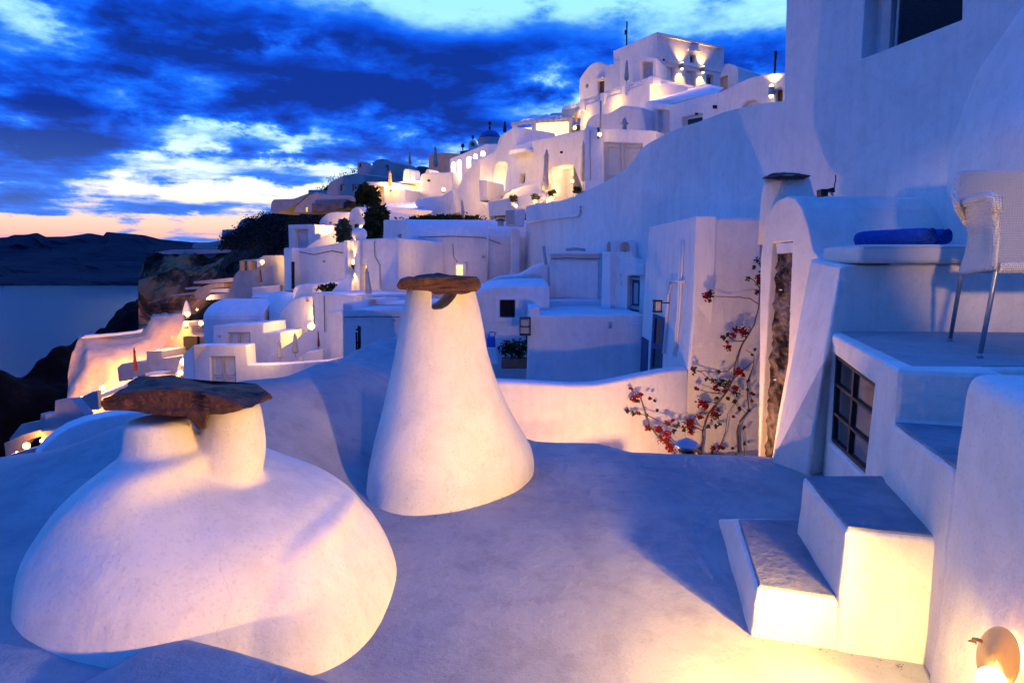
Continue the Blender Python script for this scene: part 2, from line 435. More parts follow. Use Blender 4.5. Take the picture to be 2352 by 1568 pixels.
# ---------------------------------------------------------------- sky
def build_world():
    w = bpy.data.worlds.new('World'); S.world = w
    nt, N, L = nodes(w)
    bg = N['Background']; w.cycles.sampling_method = 'MANUAL'; w.cycles.sample_map_resolution = 512
    tc = N.new('ShaderNodeTexCoord')
    def mt(op, *a):
        n = N.new('ShaderNodeMath'); n.operation = op
        for i, x in enumerate(a):
            if isinstance(x, (int, float)): n.inputs[i].default_value = x
            else: L.new(x, n.inputs[i])
        return n.outputs[0]
    sx = N.new('ShaderNodeSeparateXYZ'); L.new(tc.outputs['Generated'], sx.inputs[0])
    x, y, z = sx.outputs
    az = mt('ARCTAN2', x, y)
    el = mt('ARCSINE', z)
    den = mt('ADD', mt('MAXIMUM', z, 0.0), .10)
    cu = mt('DIVIDE', x, den); cv = mt('DIVIDE', y, den)
    cb = N.new('ShaderNodeCombineXYZ'); L.new(cu, cb.inputs[0]); L.new(cv, cb.inputs[1]); L.new(mt('MULTIPLY', el, 2.0), cb.inputs[2])
    def nz(vec, sc, det, ro, dist, off):
        mp = N.new('ShaderNodeMapping'); mp.inputs['Location'].default_value = off; mp.inputs['Scale'].default_value = (sc, sc, sc)
        L.new(vec, mp.inputs[0])
        n = N.new('ShaderNodeTexNoise'); n.inputs['Scale'].default_value = 1.0; n.inputs['Detail'].default_value = det
        n.inputs['Roughness'].default_value = ro; n.inputs['Distortion'].default_value = dist
        L.new(mp.outputs[0], n.inputs['Vector']); return n.outputs['Fac']
    n1 = nz(cb.outputs[0], .62, 6, .55, .1, (3.1, 1.7, 0))
    n2 = nz(cb.outputs[0], 2.0, 6, .58, .0, (7.7, 4.2, 2))
    dirv = tc.outputs['Generated']
    sv = N.new('ShaderNodeMapping'); sv.inputs['Scale'].default_value = (1, 1, 2.4); L.new(tc.outputs['Generated'], sv.inputs[0])
    n3 = nz(sv.outputs[0], 7.0, 7, .62, .15, (1.3, 0.2, 5))
    hz = N.new('ShaderNodeCombineXYZ'); L.new(mt('MULTIPLY', az, 4.0), hz.inputs[0]); L.new(mt('MULTIPLY', el, 42.0), hz.inputs[1])
    n4 = nz(hz.outputs[0], 1.0, 5, .55, .3, (2.0, 3.0, 1))
    low = N.new('ShaderNodeMapRange'); low.inputs[1].default_value = .22; low.inputs[2].default_value = .05; L.new(el, low.inputs[0])
    strk = mt('MULTIPLY', mt('MULTIPLY', mt('SUBTRACT', n4, .50), 1.7), low.outputs[0])
    wx = mt('MULTIPLY', mt('SUBTRACT', n2, .5), .16); wy = mt('MULTIPLY', mt('SUBTRACT', n3, .5), .10)
    azw = mt('ADD', az, wx); elw = mt('ADD', el, wy)
    blobs = [(650, 215, 470, 85, .95), (1050, 170, 300, 85, .9), (120, 240, 230, 75, .6), (430, 60, 230, 60, .75), (760, 60, 160, 50, .5), (700, 320, 330, 34, .55),
             (110, 420, 170, 17, .75), (620, 345, 330, 18, .6), (620, 412, 190, 11, .5), (100, 487, 110, 10, .45), (1000, 270, 160, 40, .6), (300, 470, 90, 10, .3),
             (1620, 120, 160, 45, .35), (1280, 95, 120, 30, .25), (1790, 130, 60, 30, .5), (430, 482, 60, 6, .35), (620, 462, 120, 6, .3), (330, 350, 330, 12, .3),
             (1380, 25, 400, 36, -.75), (960, 15, 160, 24, -.5), (40, 60, 70, 60, -.55), (245, 205, 60, 34, -.55), (560, 318, 160, 16, -.75), (820, 380, 430, 24, -1.0), (540, 268, 170, 30, .5),
             (1230, 235, 130, 34, -1.05), (330, 280, 70, 34, -.4), (620, 115, 130, 16, -.7), (40, 340, 90, 22, -.45), (600, 445, 480, 18, -.85), (250, 530, 700, 22, -.9),
             (1060, 60, 160, 22, -.35), (1740, 60, 60, 40, -.2), (1060, 330, 110, 18, -.55), (420, 450, 120, 12, -.4), (960, 205, 30, 14, -.25)]
    acc = None
    for bx, by, bw, bh, amp in blobs:
        d = ray(bx, by).normalized(); a0 = math.atan2(d.x, d.y); e0 = math.asin(d.z)
        d1 = ray(bx + bw * .5, by).normalized(); d0 = ray(bx - bw * .5, by).normalized()
        sw = max(abs(math.atan2(d1.x, d1.y) - math.atan2(d0.x, d0.y)), .01)
        sh = math.atan(bh / F)
        p = mt('POWER', mt('DIVIDE', mt('SUBTRACT', azw, a0), sw), 2.0)
        q = mt('POWER', mt('DIVIDE', mt('SUBTRACT', elw, e0), sh), 2.0)
        g = mt('MULTIPLY', mt('EXPONENT', mt('MULTIPLY', mt('ADD', p, q), -.8)), amp)
        acc = g if acc is None else mt('ADD', acc, g)
    nn = mt('ADD', mt('MULTIPLY', n1, .55), mt('ADD', mt('MULTIPLY', n2, .50), mt('MULTIPLY', n3, .75)))   # mean ~ .72
    dens = mt('ADD', strk, mt('ADD', mt('MULTIPLY', mt('SUBTRACT', nn, .90), 2.5), mt('ADD', mt('MULTIPLY', acc, .40), .46)))
    ramp = N.new('ShaderNodeValToRGB'); e = ramp.color_ramp.elements   # density to cloud colour
    e[0].position = .40; e[0].color = (.05, .27, .92, 1)
    e[1].position = 1.0; e[1].color = (.0, .024, .25, 1)
    m = e.new(.64); m.color = (.003, .115, .80, 1); m = e.new(.82); m.color = (.0, .05, .50, 1)
    L.new(dens, ramp.inputs[0])
    skyr = N.new('ShaderNodeValToRGB'); e = skyr.color_ramp.elements   # clear sky by elevation
    e[0].position = 0.0; e[0].color = (.72, .27, .24, 1)
    e[1].position = 1.0; e[1].color = (.05, .20, .70, 1)
    for p_, c_ in ((.07, (.86, .44, .36)), (.125, (.90, .66, .52)), (.17, (.88, .84, .76)), (.215, (.76, .90, .98)), (.32, (.46, .78, 1.0)), (.62, (.30, .70, .98)), (.8, (.12, .40, .9))):
        m = e.new(p_); m.color = (*c_, 1)
    L.new(mt('DIVIDE', mt('MAXIMUM', el, 0.0), .62), skyr.inputs[0])
    lowc = N.new('ShaderNodeMix'); lowc.data_type = 'RGBA'    # clouds near the horizon are paler
    L.new(mt('SMOOTH_MIN', mt('MULTIPLY', mt('SUBTRACT', .20, el), 3.2), .5, .1), lowc.inputs[0])
    L.new(ramp.outputs[0], lowc.inputs[6]); lowc.inputs[7].default_value = (.10, .24, .60, 1)
    fac = N.new('ShaderNodeMapRange'); fac.interpolation_type = 'SMOOTHSTEP'
    fac.inputs[1].default_value = .16; fac.inputs[2].default_value = .56
    L.new(dens, fac.inputs[0])
    mix = N.new('ShaderNodeMix'); mix.data_type = 'RGBA'
    L.new(fac.outputs[0], mix.inputs[0]); L.new(skyr.outputs[0], mix.inputs[6]); L.new(lowc.outputs[2], mix.inputs[7])
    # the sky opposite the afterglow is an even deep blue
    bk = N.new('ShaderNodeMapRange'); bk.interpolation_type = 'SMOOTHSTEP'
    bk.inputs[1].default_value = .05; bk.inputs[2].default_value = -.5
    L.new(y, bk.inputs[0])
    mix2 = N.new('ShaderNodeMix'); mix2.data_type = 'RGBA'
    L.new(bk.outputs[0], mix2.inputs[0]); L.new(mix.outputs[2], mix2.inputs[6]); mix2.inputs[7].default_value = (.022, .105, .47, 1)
    # below the horizon: dark sea haze
    dn = N.new('ShaderNodeMapRange'); dn.inputs[1].default_value = 0.0; dn.inputs[2].default_value = -.03; L.new(z, dn.inputs[0])
    mix3 = N.new('ShaderNodeMix'); mix3.data_type = 'RGBA'
    zn = N.new('ShaderNodeMapRange'); zn.interpolation_type = 'SMOOTHSTEP'; zn.inputs[1].default_value = .42; zn.inputs[2].default_value = .8; L.new(z, zn.inputs[0])
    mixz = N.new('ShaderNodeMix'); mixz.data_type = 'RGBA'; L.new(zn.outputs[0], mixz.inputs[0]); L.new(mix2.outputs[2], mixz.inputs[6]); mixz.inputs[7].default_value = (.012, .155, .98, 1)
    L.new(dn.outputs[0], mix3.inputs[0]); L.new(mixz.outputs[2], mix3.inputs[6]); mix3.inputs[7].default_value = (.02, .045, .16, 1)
    # physical twilight sky adds its own gradient
    st = N.new('ShaderNodeTexSky'); st.sky_type = 'NISHITA'; st.sun_disc = False
    st.sun_elevation = R(-1.5); st.sun_rotation = R(-18); st.altitude = 150
    ad = N.new('ShaderNodeMix'); ad.data_type = 'RGBA'; ad.blend_type = 'ADD'; ad.inputs[0].default_value = .01
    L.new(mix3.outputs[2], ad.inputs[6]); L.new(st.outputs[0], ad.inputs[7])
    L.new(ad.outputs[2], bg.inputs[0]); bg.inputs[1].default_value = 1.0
build_world()
sun = bpy.data.lights.new('sun', 'SUN'); sun.energy = .03; sun.angle = R(12); sun.color = (1, .72, .6)
so = bpy.data.objects.new('sun', sun); COL.objects.link(so)
so.rotation_euler = Vector((math.sin(R(-18)), math.cos(R(-18)), .05)).to_track_quat('Z', 'Y').to_euler()
S.view_settings.view_transform = 'Standard'; S.view_settings.look = 'None'; S.view_settings.exposure = 0.40; S.view_settings.gamma = 1.0

# ---------------------------------------------------------------- sea and island
SEA = -150.0
me = mesh([(-30000, -500, SEA), (30000, -500, SEA), (30000, 45000, SEA), (-30000, 45000, SEA)], [(0, 1, 2, 3)])
m = bpy.data.materials.new('sea_water'); nt, N, L = nodes(m); b = N['Principled BSDF']
b.inputs['Base Color'].default_value = (.006, .022, .060, 1); b.inputs['Roughness'].default_value = .22; b.inputs['Specular IOR Level'].default_value = .15
tc = N.new('ShaderNodeTexCoord'); n = N.new('ShaderNodeTexNoise'); n.inputs['Scale'].default_value = .06; n.inputs['Detail'].default_value = 6
L.new(tc.outputs['Object'], n.inputs['Vector']); bp = N.new('ShaderNodeBump'); bp.inputs['Strength'].default_value = 1.0; bp.inputs['Distance'].default_value = 6.0
L.new(n.outputs['Fac'], bp.inputs['Height']); L.new(bp.outputs['Normal'], b.inputs['Normal'])
tag(link('sea', me, m), kind='structure', label='calm dark blue sea below the cliffs')

def interp(tab, x):
    xs = [t[0] for t in tab]; ys = [t[1] for t in tab]
    return float(np.interp(x, xs, ys))
def sheet(name, xs, rows, mat, back=30, namp=0.0, nsc=.1, smooth=False, sub=1, drop=1.0, kind='structure', label=None, parent=None, fadetop=False):
    """terrain: for each measured column a list of (py, distance) from skyline down; closed behind with a falling back slope"""
    vs = []; nr = len(rows)
    NR = nr * sub
    for i, px in enumerate(xs):
        cols = [(interp(r[0], px), interp(r[1], px)) for r in rows]
        pts = []
        for j in range((nr - 1) * sub + 1):
            a, f = divmod(j, sub); f /= sub
            if a >= nr - 1: py, Y = cols[-1]
            else:
                py = cols[a][0] * (1 - f) + cols[a + 1][0] * f
                Y = 1 / ((1 - f) / cols[a][1] + f / cols[a + 1][1])
            p = P(px, py, Y)
            if namp:
                q = p * nsc
                h = mnoise.fractal(q, 1.0, 2.1, 5)
                am = namp * (0.25 if (j == 0 and fadetop) else 1)
                p = p + Vector((.3 * h, -.5 * h, .8 * h)) * am
            pts.append(p)
        b = pts[0] + Vector((0, back, -back * drop))
        vs.append([b] + pts)
    n = len(vs[0]); fs = []
    for i in range(len(vs) - 1):
        for j in range(n - 1):
            fs.append((i * n + j, (i + 1) * n + j, (i + 1) * n + j + 1, i * n + j + 1))
    me = mesh([p for c in vs for p in c], fs)
    return tag(link(name, me, mat, parent, smooth=smooth), kind=kind, label=label)
isl = [(-900, 560), (-500, 548), (-200, 552), (0, 547), (24, 546), (28, 541), (52, 540), (66, 538), (85, 534), (100, 544), (148, 542), (203, 535), (238, 541), (240, 532), (333, 540), (370, 550), (440, 557), (520, 558), (700, 560), (900, 575)]
isl0 = [(x, y) for x, y in isl]
xs = np.linspace(-900, 900, 240)
sheet('island', xs, [(isl0, [(0, 7200)]), ([(0, 600)], [(0, 6300)]), ([(-900, 652), (0, 655), (340, 655), (900, 656)], [(0, 5300)]), ([(0, 664)], [(0, 5230)])], 'islandm', back=1500, namp=0, sub=6, smooth=False, drop=.3,
      label='long dark island across the water')
# roughen the island's slopes
isl_o = bpy.data.objects['island']
for v in isl_o.data.vertices:
    h = mnoise.fractal(Vector((v.co.x * .0016, v.co.y * .0016, 0)), 1.0, 2.0, 6)
    if v.co.y < 7100: v.co.y += 260 * h
    v.co.z += 14 * h * (1 if v.co.z > SEA + 30 else 0)

# ---------------------------------------------------------------- foreground roof
def tps_fit(pts):
    A = np.array([(p[0], p[1]) for p in pts]); zz = np.array([p[2] for p in pts]); n = len(pts)
    d = np.linalg.norm(A[:, None] - A[None], axis=2); Km = np.where(d > 0, d * d * np.log(d + 1e-9), 0) + np.eye(n) * .02
    Pm = np.hstack([np.ones((n, 1)), A]); T = np.zeros((n + 3, n + 3)); T[:n, :n] = Km; T[:n, n:] = Pm; T[n:, :n] = Pm.T
    w = np.linalg.solve(T, np.concatenate([zz, np.zeros(3)]))
    def f(x, y):
        r = np.sqrt((A[:, 0] - x) ** 2 + (A[:, 1] - y) ** 2)
        return float((w[:n] * np.where(r > 0, r * r * np.log(r + 1e-9), 0)).sum() + w[n] + w[n + 1] * x + w[n + 2] * y)
    return f
def cz(px, py, z): v = Z(px, py, z); return (v.x, v.y, z)
ctrl = [cz(0, 1048, -1.5), cz(100, 1038, -1.46), cz(235, 994, -1.3), cz(400, 925, -1.12), cz(561, 873, -1.0), cz(756, 828, -1.0), cz(917, 775, -1.0),
        (-2.4, 2.84, -1.5), (-1.9, 2.3, -1.5), (-3.3, 3.6, -1.5), (-3.2, 2.2, -1.5), (-1.6, 1.2, -1.5), (-4.2, 3.2, -1.52), (-2.3, 4.0, -1.42),
        (-1.9, 4.6, -1.36), (-1.19, 4.98, -1.78), (-.5, 4.4, -1.8), (-.6, 3.56, -1.8), (-.8, 2.8, -1.8), (.2, 3.5, -1.8), (1.2, 2.9, -1.8), (1.8, 2.6, -1.8),
        (1.5, 4.5, -1.8), (2.5, 5.5, -1.8), (3.5, 4.5, -1.8), (.3, 5.8, -1.8), (1.1, 5.85, -1.8), (-.3, 6.4, -1.74), (-.8, 6.5, -1.6), (-1.2, 7.2, -1.4), (-1.0, 8.6, -1.35),
        (0, 2, -1.8), (1, 1.5, -1.8), (3, 2, -1.8), (0, 0, -1.8), (3, 0, -1.8), (-3, 0, -1.5),
        (-3.2, 6.4, -1.9), (-4.6, 6.2, -2.2), (-3.4, 8.0, -1.9), (-5.5, 4.6, -2.2), (-6.2, 6, -2.8), (-5, 8, -2.8), (-3.2, 9.6, -1.9), (-6, 2, -1.7)]
RZ = tps_fit(ctrl)
A1, A2, A3 = Vector((-1.35, 2.42)), Vector((-.63, 2.13)), Vector((.9, 1.52))
def ledge(x, y):
    """1 on the higher roof nearest the camera"""
    if x < -1.35: return 1.0 if y < 2.42 else 0.0
    a, b = (A1, A2) if x < A2.x else (A2, A3)
    yl = a.y + (b.y - a.y) * (x - a.x) / (b.x - a.x)
    return max(0, min(1, (yl - y) / .035 + .5))
def yedge(x):
    return float(np.interp(x, [-7, -1.3, -.7, -.1, .25, .9, 1.15, 2.4, 2.6, 5], [9.7, 9.7, 8.4, 6.7, 6.34, 6.30, 5.98, 5.84, 5.75, 5.7]))
gx = sorted(set(np.round(np.concatenate([np.arange(-7, 3.61, .07), np.arange(-1.45, .3, .02)]), 3)))
t1 = list(np.arange(-.6, 1.9, .1)) + list(np.arange(1.9, 2.5, .02))
gt = list(np.linspace(0, 1, 60))[1:]
vs = []; nrow = None
for x in gx:
    col = []
    for y in t1: col.append((x, y))
    ye = yedge(x)
    for t in gt: col.append((x, 2.48 + (ye - 2.48) * t))
    c3 = []
    for (x_, y_) in col:
        z = RZ(x_, y_); l = ledge(x_, y_)
        
        z = min(z, -0.9)
        w_ = max(0, min(1, (x_ + .95) / .5)) * max(0, min(1, (5.6 - y_) / .8)); w_ = max(w_, max(0, min(1, (x_ - .1) / .5))) * .8
        z = z * (1 - w_) - 1.8 * w_
        z += .010 * mnoise.noise(Vector((x_ * 1.3, y_ * 1.3, 0))) + .004 * mnoise.noise(Vector((x_ * 5, y_ * 5, 3)))
        c3.append(Vector((x_, y_, z)))
    e = c3[-1]
    for a in (25, 50, 75, 90): c3.append(Vector((x, e.y + .06 * math.sin(R(a)), e.z - .06 * (1 - math.cos(R(a))))))
    c3.append(Vector((x, e.y + .06, -5.5)))
    vs.append(c3)
n = len(vs[0]); fs = []
for i in range(len(vs) - 1):
    for j in range(n - 1): fs.append((i * n + j, (i + 1) * n + j, (i + 1) * n + j + 1, i * n + j + 1))
fr = thing('flat_roof', 'pale grey screeded roof that swells into a low vault under the two chimneys', 'roof', (0, 3, -1.8))
link('screed', mesh([p for c in vs for p in c], fs), 'roof', fr, smooth=True)
vs = []
sdir = [(-2.3, 2.62), (-1.75, 2.56), (-1.35, 2.42), (-1.1, 2.33), (-.85, 2.225), (-.63, 2.13), (-.3, 1.99), (.2, 1.79), (.9, 1.52)]
for i in range(81):
    f = i / 80 * (len(sdir) - 1); a = min(int(f), len(sdir) - 2); f -= a
    ex = sdir[a][0] * (1 - f) + sdir[a + 1][0] * f; ey = sdir[a][1] * (1 - f) + sdir[a + 1][1] * f
    col = []
    sink = .03 * max(0, min(1, (-1.55 - ex) / .4))
    for j, (t_, dz) in enumerate([(.0, -.4), (.0, -.03), (-.006, -.012), (-.02, -.003), (-.05, 0)] + [(-.1 * q, 0) for q in range(1, 28)]):
        x_, y_ = ex + .35 * t_, ey + t_
        zr = RZ(x_, y_) if ex < -1.6 else 0
        z = -1.5 + dz + .006 * mnoise.noise(Vector((x_ * 1.5, y_ * 1.5, 0)))
        s_ = max(0, min(1, (-1.42 - ex) / .2)); zr = RZ(x_, y_); z = z * (1 - s_) + (zr - .06 + min(dz, 0)) * s_
        col.append(Vector((x_, y_, z)))
    vs.append(col)
n = len(vs[0]); fs = [(i * n + j, (i + 1) * n + j, (i + 1) * n + j + 1, i * n + j + 1) for i in range(80) for j in range(n - 1)]
link('raised_edge', mesh([p for c in vs for p in c], fs), 'roof', fr, smooth=True)
def floorz(x, y):
    return -1.8
# second vault roof seen behind the near one on the left
t = thing('vaulted_roof', 'low violet vault peeping over the roof edge at far left', 'vaulted roof', P(150, 1100, 7))
pl = Pl(60, 7.2, 320, 7.9)
wall(t, 'wall', pl, [(60, 1120), (85, 1045), (105, 1022), (130, 1000), (160, 981), (200, 966), (245, 956), (300, 948), (360, 944), (430, 950), (500, 985), (520, 1120)], .35, 'plasterN', bevel=.1)

# ---------------------------------------------------------------- chimneys
def ringpts(cx, cy, a, b, z, n=64, e=2.0, shear=0.0):
    out = []
    for j in range(n):
        th = 2 * math.pi * j / n
        c, s = math.cos(th), math.sin(th)
        x = a * math.copysign(abs(c) ** (2 / e), c); y = b * math.copysign(abs(s) ** (2 / e), s)
        out.append(Vector((cx + x, cy + y + shear * x, z)))
    return out
def slab(name, parent, pts, mat='basalt', amp=.03, seed=0, cuts=4):
    bm = bmesh.new()
    for p in pts: bm.verts.new(p)
    bmesh.ops.convex_hull(bm, input=bm.verts)
    bmesh.ops.triangulate(bm, faces=bm.faces)
    bmesh.ops.subdivide_edges(bm, edges=bm.edges, cuts=cuts, use_grid_fill=True)
    bmesh.ops.triangulate(bm, faces=bm.faces)
    bm.normal_update()
    for v in bm.verts:
        q = v.co * 4.0 + Vector((seed, 0, 0))
        ce = mnoise.cell(Vector((v.co.x * 6, v.co.y * 6, v.co.z * 22 + seed)))
        v.co += v.normal * amp * (mnoise.noise(q) + .5 * mnoise.noise(q * 2.7) + .35 * (ce - .5)) + Vector((0, 0, amp * .3 * mnoise.noise(q * 6)))
    return link(name, finish(bm), mat, parent)
# near double chimney on the left
c1 = thing('chimney', 'squat bell shaped double chimney under a long brown slab at bottom left', 'chimney', (-1.55, 3.25, -1.8))
Yc = 3.3
def fit_ring(z, cy, b, LC, RC, x0, x1, e=2.0, shear=0.0, clampL=None):
    """ring at height z whose left and right outlines fall on the measured contours"""
    for it in range(40):
        r = ringpts((x0 + x1) / 2, cy, (x1 - x0) / 2, b, z, 64, e, shear)
        pj = [(1176 + F * p.x / (p.y * CT - p.z * ST), 784 - F * (p.y * ST + p.z * CT) / (p.y * CT - p.z * ST), p.y) for p in r]
        l, g = min(pj), max(pj)
        if LC: x0 += max(-.04, min(.04, .5 * (np.interp(l[1], [q[0] for q in LC], [q[1] for q in LC]) - l[0]) * l[2] / F))
        x1 += max(-.04, min(.04, .5 * (np.interp(g[1], [q[0] for q in RC], [q[1] for q in RC]) - g[0]) * g[2] / F))
        x1 = max(x1, x0 + .25)
    return r
LC1 = [(1000, 340), (1036, 300), (1051, 285), (1070, 262), (1108, 210), (1151, 157), (1209, 108), (1227, 95), (1280, 55), (1320, 36), (1340, 30), (1380, 26), (1600, 10)]
RC1a = [(1000, 560), (1036, 592), (1051, 622), (1070, 665), (1108, 757), (1151, 819), (1190, 850), (1227, 868), (1280, 870), (1340, 858), (1600, 850)]
LC1b = [(1000, 430), (1036, 430), (1108, 440), (1209, 470), (1340, 500), (1600, 520)]
RC1 = [(1000, 560), (1036, 598), (1051, 622), (1070, 665), (1108, 757), (1151, 819), (1190, 852), (1227, 880), (1280, 904), (1310, 914), (1360, 918), (1600, 930)]
rings = [fit_ring(z_, 3.22 + .06 * (z_ + 1.9), b_, LC1, RC1a, -2.3, -.8, 2.05, .08) for z_, b_ in ((-1.95, 1.0), (-1.8, .99), (-1.65, .97), (-1.5, .93), (-1.38, .87), (-1.27, .79), (-1.17, .70), (-1.08, .64), (-1.01, .57), (-.955, .50))]
tp_ = rings[-1]; c_ = sum(tp_, Vector()) / 64
rings.append([p + (c_ - p) * .25 + Vector((0, 0, .035)) for p in tp_]); rings.append([p + (c_ - p) * .8 + Vector((0, 0, .06)) for p in tp_])
prof = []
for i, (py, xl, xr) in enumerate(prof):
    l = P(xl, py, Yc - .2 if i < 4 else Yc); r_ = P(xr, py, Yc + (.22 if i < 4 else 0))
    z = P(600, py, Yc).z
    if i == 0: z = -1.9
    a = (r_.x - l.x) / 2; cx = (r_.x + l.x) / 2
    f = a / .87
    bb = [.98, .97, .92, .85, .70, .58, .46, .38, .27, .2][i]
    rings.append(ringpts(cx, Yc - .08 + .04 * (1 - f), a, bb, z, e=2.5 - .05 * i, shear=.06))
# smooth between the measured rings
def smooth_rings(rings, n=4):
    out = []; m = len(rings)
    for i in range(m - 1):
        p0, p1, p2, p3 = rings[max(i - 1, 0)], rings[i], rings[i + 1], rings[min(i + 2, m - 1)]
        for s in range(n):
            t = s / n
            out.append([.5 * ((2 * b) + (c - a) * t + (2 * a - 5 * b + 4 * c - d) * t * t + (3 * b - a - 3 * c + d) * t ** 3) for a, b, c, d in zip(p0, p1, p2, p3)])
    out.append(rings[-1]); return out
lobe = link('lobe', loft(smooth_rings(rings)), 'plasterC', c1)
rings = [fit_ring(z_, 3.22 + y_, b_, None, RC1, -1.60 + .16 * (z_ + 1.8) / .6, -.8, 2.4, .10) for z_, y_, b_ in ((-1.95, -.02, .80), (-1.8, -.02, .79), (-1.65, -.01, .75), (-1.5, .0, .68), (-1.4, .01, .58), (-1.33, .02, .48))]
tp_ = rings[-1]; c_ = sum(tp_, Vector()) / 64; rings.append([p + (c_ - p) * .3 + Vector((0, 0, .04)) for p in tp_]); rings.append([p + (c_ - p) * .8 + Vector((0, 0, .055)) for p in tp_])
lobe2 = link('lobe', loft(smooth_rings(rings)), 'plasterC', c1)
def stub(parent, pts, a_b, name='flue', e=2.0):
    """pts: list of (xl, xr, py, Y); a_b depth half sizes"""
    rg = []
    for (xl, xr, py, Y), b in zip(pts, a_b):
        l, r_ = P(xl, py, Y), P(xr, py, Y)
        rg.append(ringpts((l.x + r_.x) / 2, Y, (r_.x - l.x) / 2, b, (l.z + r_.z) / 2, 40, e))
    tp = rg[-1]; c = sum(tp, Vector()) / len(tp)
    rg.append([p + (c - p) * .08 + Vector((0, 0, .008)) for p in tp]); rg.append([c + (p - c) * .02 + Vector((0, 0, .008)) for p in tp])
    return link(name, loft(rg), 'plasterC', parent, smooth=True)
f1 = stub(c1, [(280, 460, 1080, 3.1), (291, 450, 1045, 3.1), (293, 444, 1015, 3.1), (293, 436, 985, 3.1), (294, 428, 964, 3.1)], [.25, .2, .17, .16, .16])
f2 = stub(c1, [(485, 590, 1135, 3.25), (470, 600, 1090, 3.25), (457, 608, 1040, 3.25), (463, 605, 1012, 3.25), (473, 602, 985, 3.25), (476, 598, 955, 3.25), (478, 592, 930, 3.25)], [.15, .17, .18, .175, .17, .16, .15])
organic([lobe, lobe2, f1, f2], 'body', c1, 'plasterC', .013, 34, .005)
Yf, Yb = 2.95, 3.6
s1 = [P(x, y, Yf) for x, y in k('6', (486, 190), (482, 225), (500, 258), (700, 262), (930, 272), (1100, 262), (1215, 240), (730, 150), (560, 172), (880, 152), (1000, 170))]
s1 += [P(x, y, Yb) for x, y in k('6', (690, 84), (800, 93), (960, 108), (1240, 118), (1285, 150), (640, 110), (1240, 170), (700, 190))]
s1 += [P(x, y, 3.25) for x, y in k('6', (1322, 188), (1315, 165), (1270, 215), (1290, 150))]
slab('cap_stone', c1, s1, amp=.020, seed=3, cuts=7)
hull(c1, 'wedge_stone', [P(x, y, Y) for Y in (2.98, 3.1) for x, y in k('6', (900, 262), (1004, 262), (996, 340), (968, 346), (950, 338))], 'basalt', .01)
# tall chimney in the middle
c2 = thing('chimney', 'tall tapering white chimney in the middle with a forked top under a flat dark stone', 'chimney', (-.47, 5.3, -1.8))
Yc = 5.25
LC2 = [(655, 936), (670, 934), (720, 924), (755, 917), (800, 909), (850, 899), (900, 888), (950, 876), (1000, 863), (1050, 851), (1100, 843), (1200, 836)]
RC2 = [(655, 1086), (670, 1092), (720, 1104), (755, 1111), (800, 1118), (850, 1132), (900, 1151), (950, 1175), (1000, 1204), (1050, 1230), (1080, 1226), (1120, 1205), (1200, 1180)]
prof = [(1140, 838, 1240, .82), (1100, 848, 1234, .80), (1050, 856, 1220, .74), (1000, 866, 1200, .66), (950, 877, 1178, .58), (900, 888, 1160, .50), (850, 899, 1142, .43), (800, 909, 1128, .37), (755, 917, 1117, .33),
        (718, 923, 1108, .31), (690, 928, 1100, .29), (668, 931, 1094, .28), (659, 934, 1088, .27)]
rings = []
for i, (py, xl, xr, b) in enumerate(prof):
    l, r_ = P(xl, py, Yc), P(xr, py, Yc); z = l.z if i else -1.95
    sh = .5 * max(0, (5 - i) / 5)
    rings.append(fit_ring(z, Yc, b, LC2, RC2, l.x, r_.x, 2.0, sh))
body = link('body', loft(smooth_rings(rings, 3)), 'plasterC', c2)
cut = k('H', (968, 330), (1500, 330), (1440, 430), (1400, 520), (1330, 600), (1240, 680), (1130, 735), (1010, 745), (960, 720))
p3 = [P(x, y, 4.98) - Vector((-.28, 1, 0)) * .25 for x, y in cut]
cutter = link('cutter', prism(p3, Vector((-.28, 1, 0)) * 1.3), None)
bpy.context.view_layer.update()
boolcut(body, cutter)
for p in body.data.polygons: p.use_smooth = True
m_ = body.modifiers.new('smooth', 'EDGE_SPLIT'); m_.split_angle = R(38)
s2 = [P(x, y, 4.85) for x, y in k('H', (352, 300), (356, 372), (420, 396), (560, 404), (950, 402), (1250, 430), (1420, 452), (1650, 450), (1735, 452), (1805, 335), (1745, 180), (395, 228), (870, 310), (1240, 235), (1500, 190))]
s2 += [P(x, y, 5.6) for x, y in k('H', (440, 232), (800, 138), (1000, 140), (1730, 172), (1700, 380), (500, 380))]
slab('cap_stone', c2, s2, amp=.03, seed=9)

# ---------------------------------------------------------------- stairs, terrace, parapet on the right
st_ = thing('staircase', 'four high white plaster steps with grey treads climbing right to the terrace', 'staircase', (1.4, 3.2, -1.8))
def lift(v, z): return Vector((v.x, v.y, z))
def xy(px, py, z): v = Z(px, py, z); return Vector((v.x, v.y, 0))
T1 = [xy(1738, 1345, -1.555), xy(1925, 1356, -1.555), Vector((2.0, 3.62, 0)), xy(1692, 1190, -1.555)]
STEPS = []
def stepblock(name, top, z, zb=-1.9, batter=.04, mat='plasterC', extra=()):
    c = sum(top, Vector()) / len(top)
    pts = [lift(p, z) for p in top] + [lift(p + (p - c).normalized() * batter, zb) for p in top] + list(extra)
    o = hull(st_, name, pts, mat, .0, 3); STEPS.append(o); return o
e1 = [xy(1737, 1346, -1.555), Vector((1.98, 2.66, 0)), Vector((2.3, 3.75, 0)), xy(1690, 1188, -1.555)]
e2 = [xy(1943, 1210, -1.2), Vector((2.10, 2.635, 0)), Vector((2.5, 3.55, 0)), xy(1845, 1090, -1.2)]
e3 = [Vector((1.88, 2.58, 0)), Vector((2.3, 2.5, 0)), Vector((2.75, 3.45, 0)), Vector((2.12, 3.43, 0))]
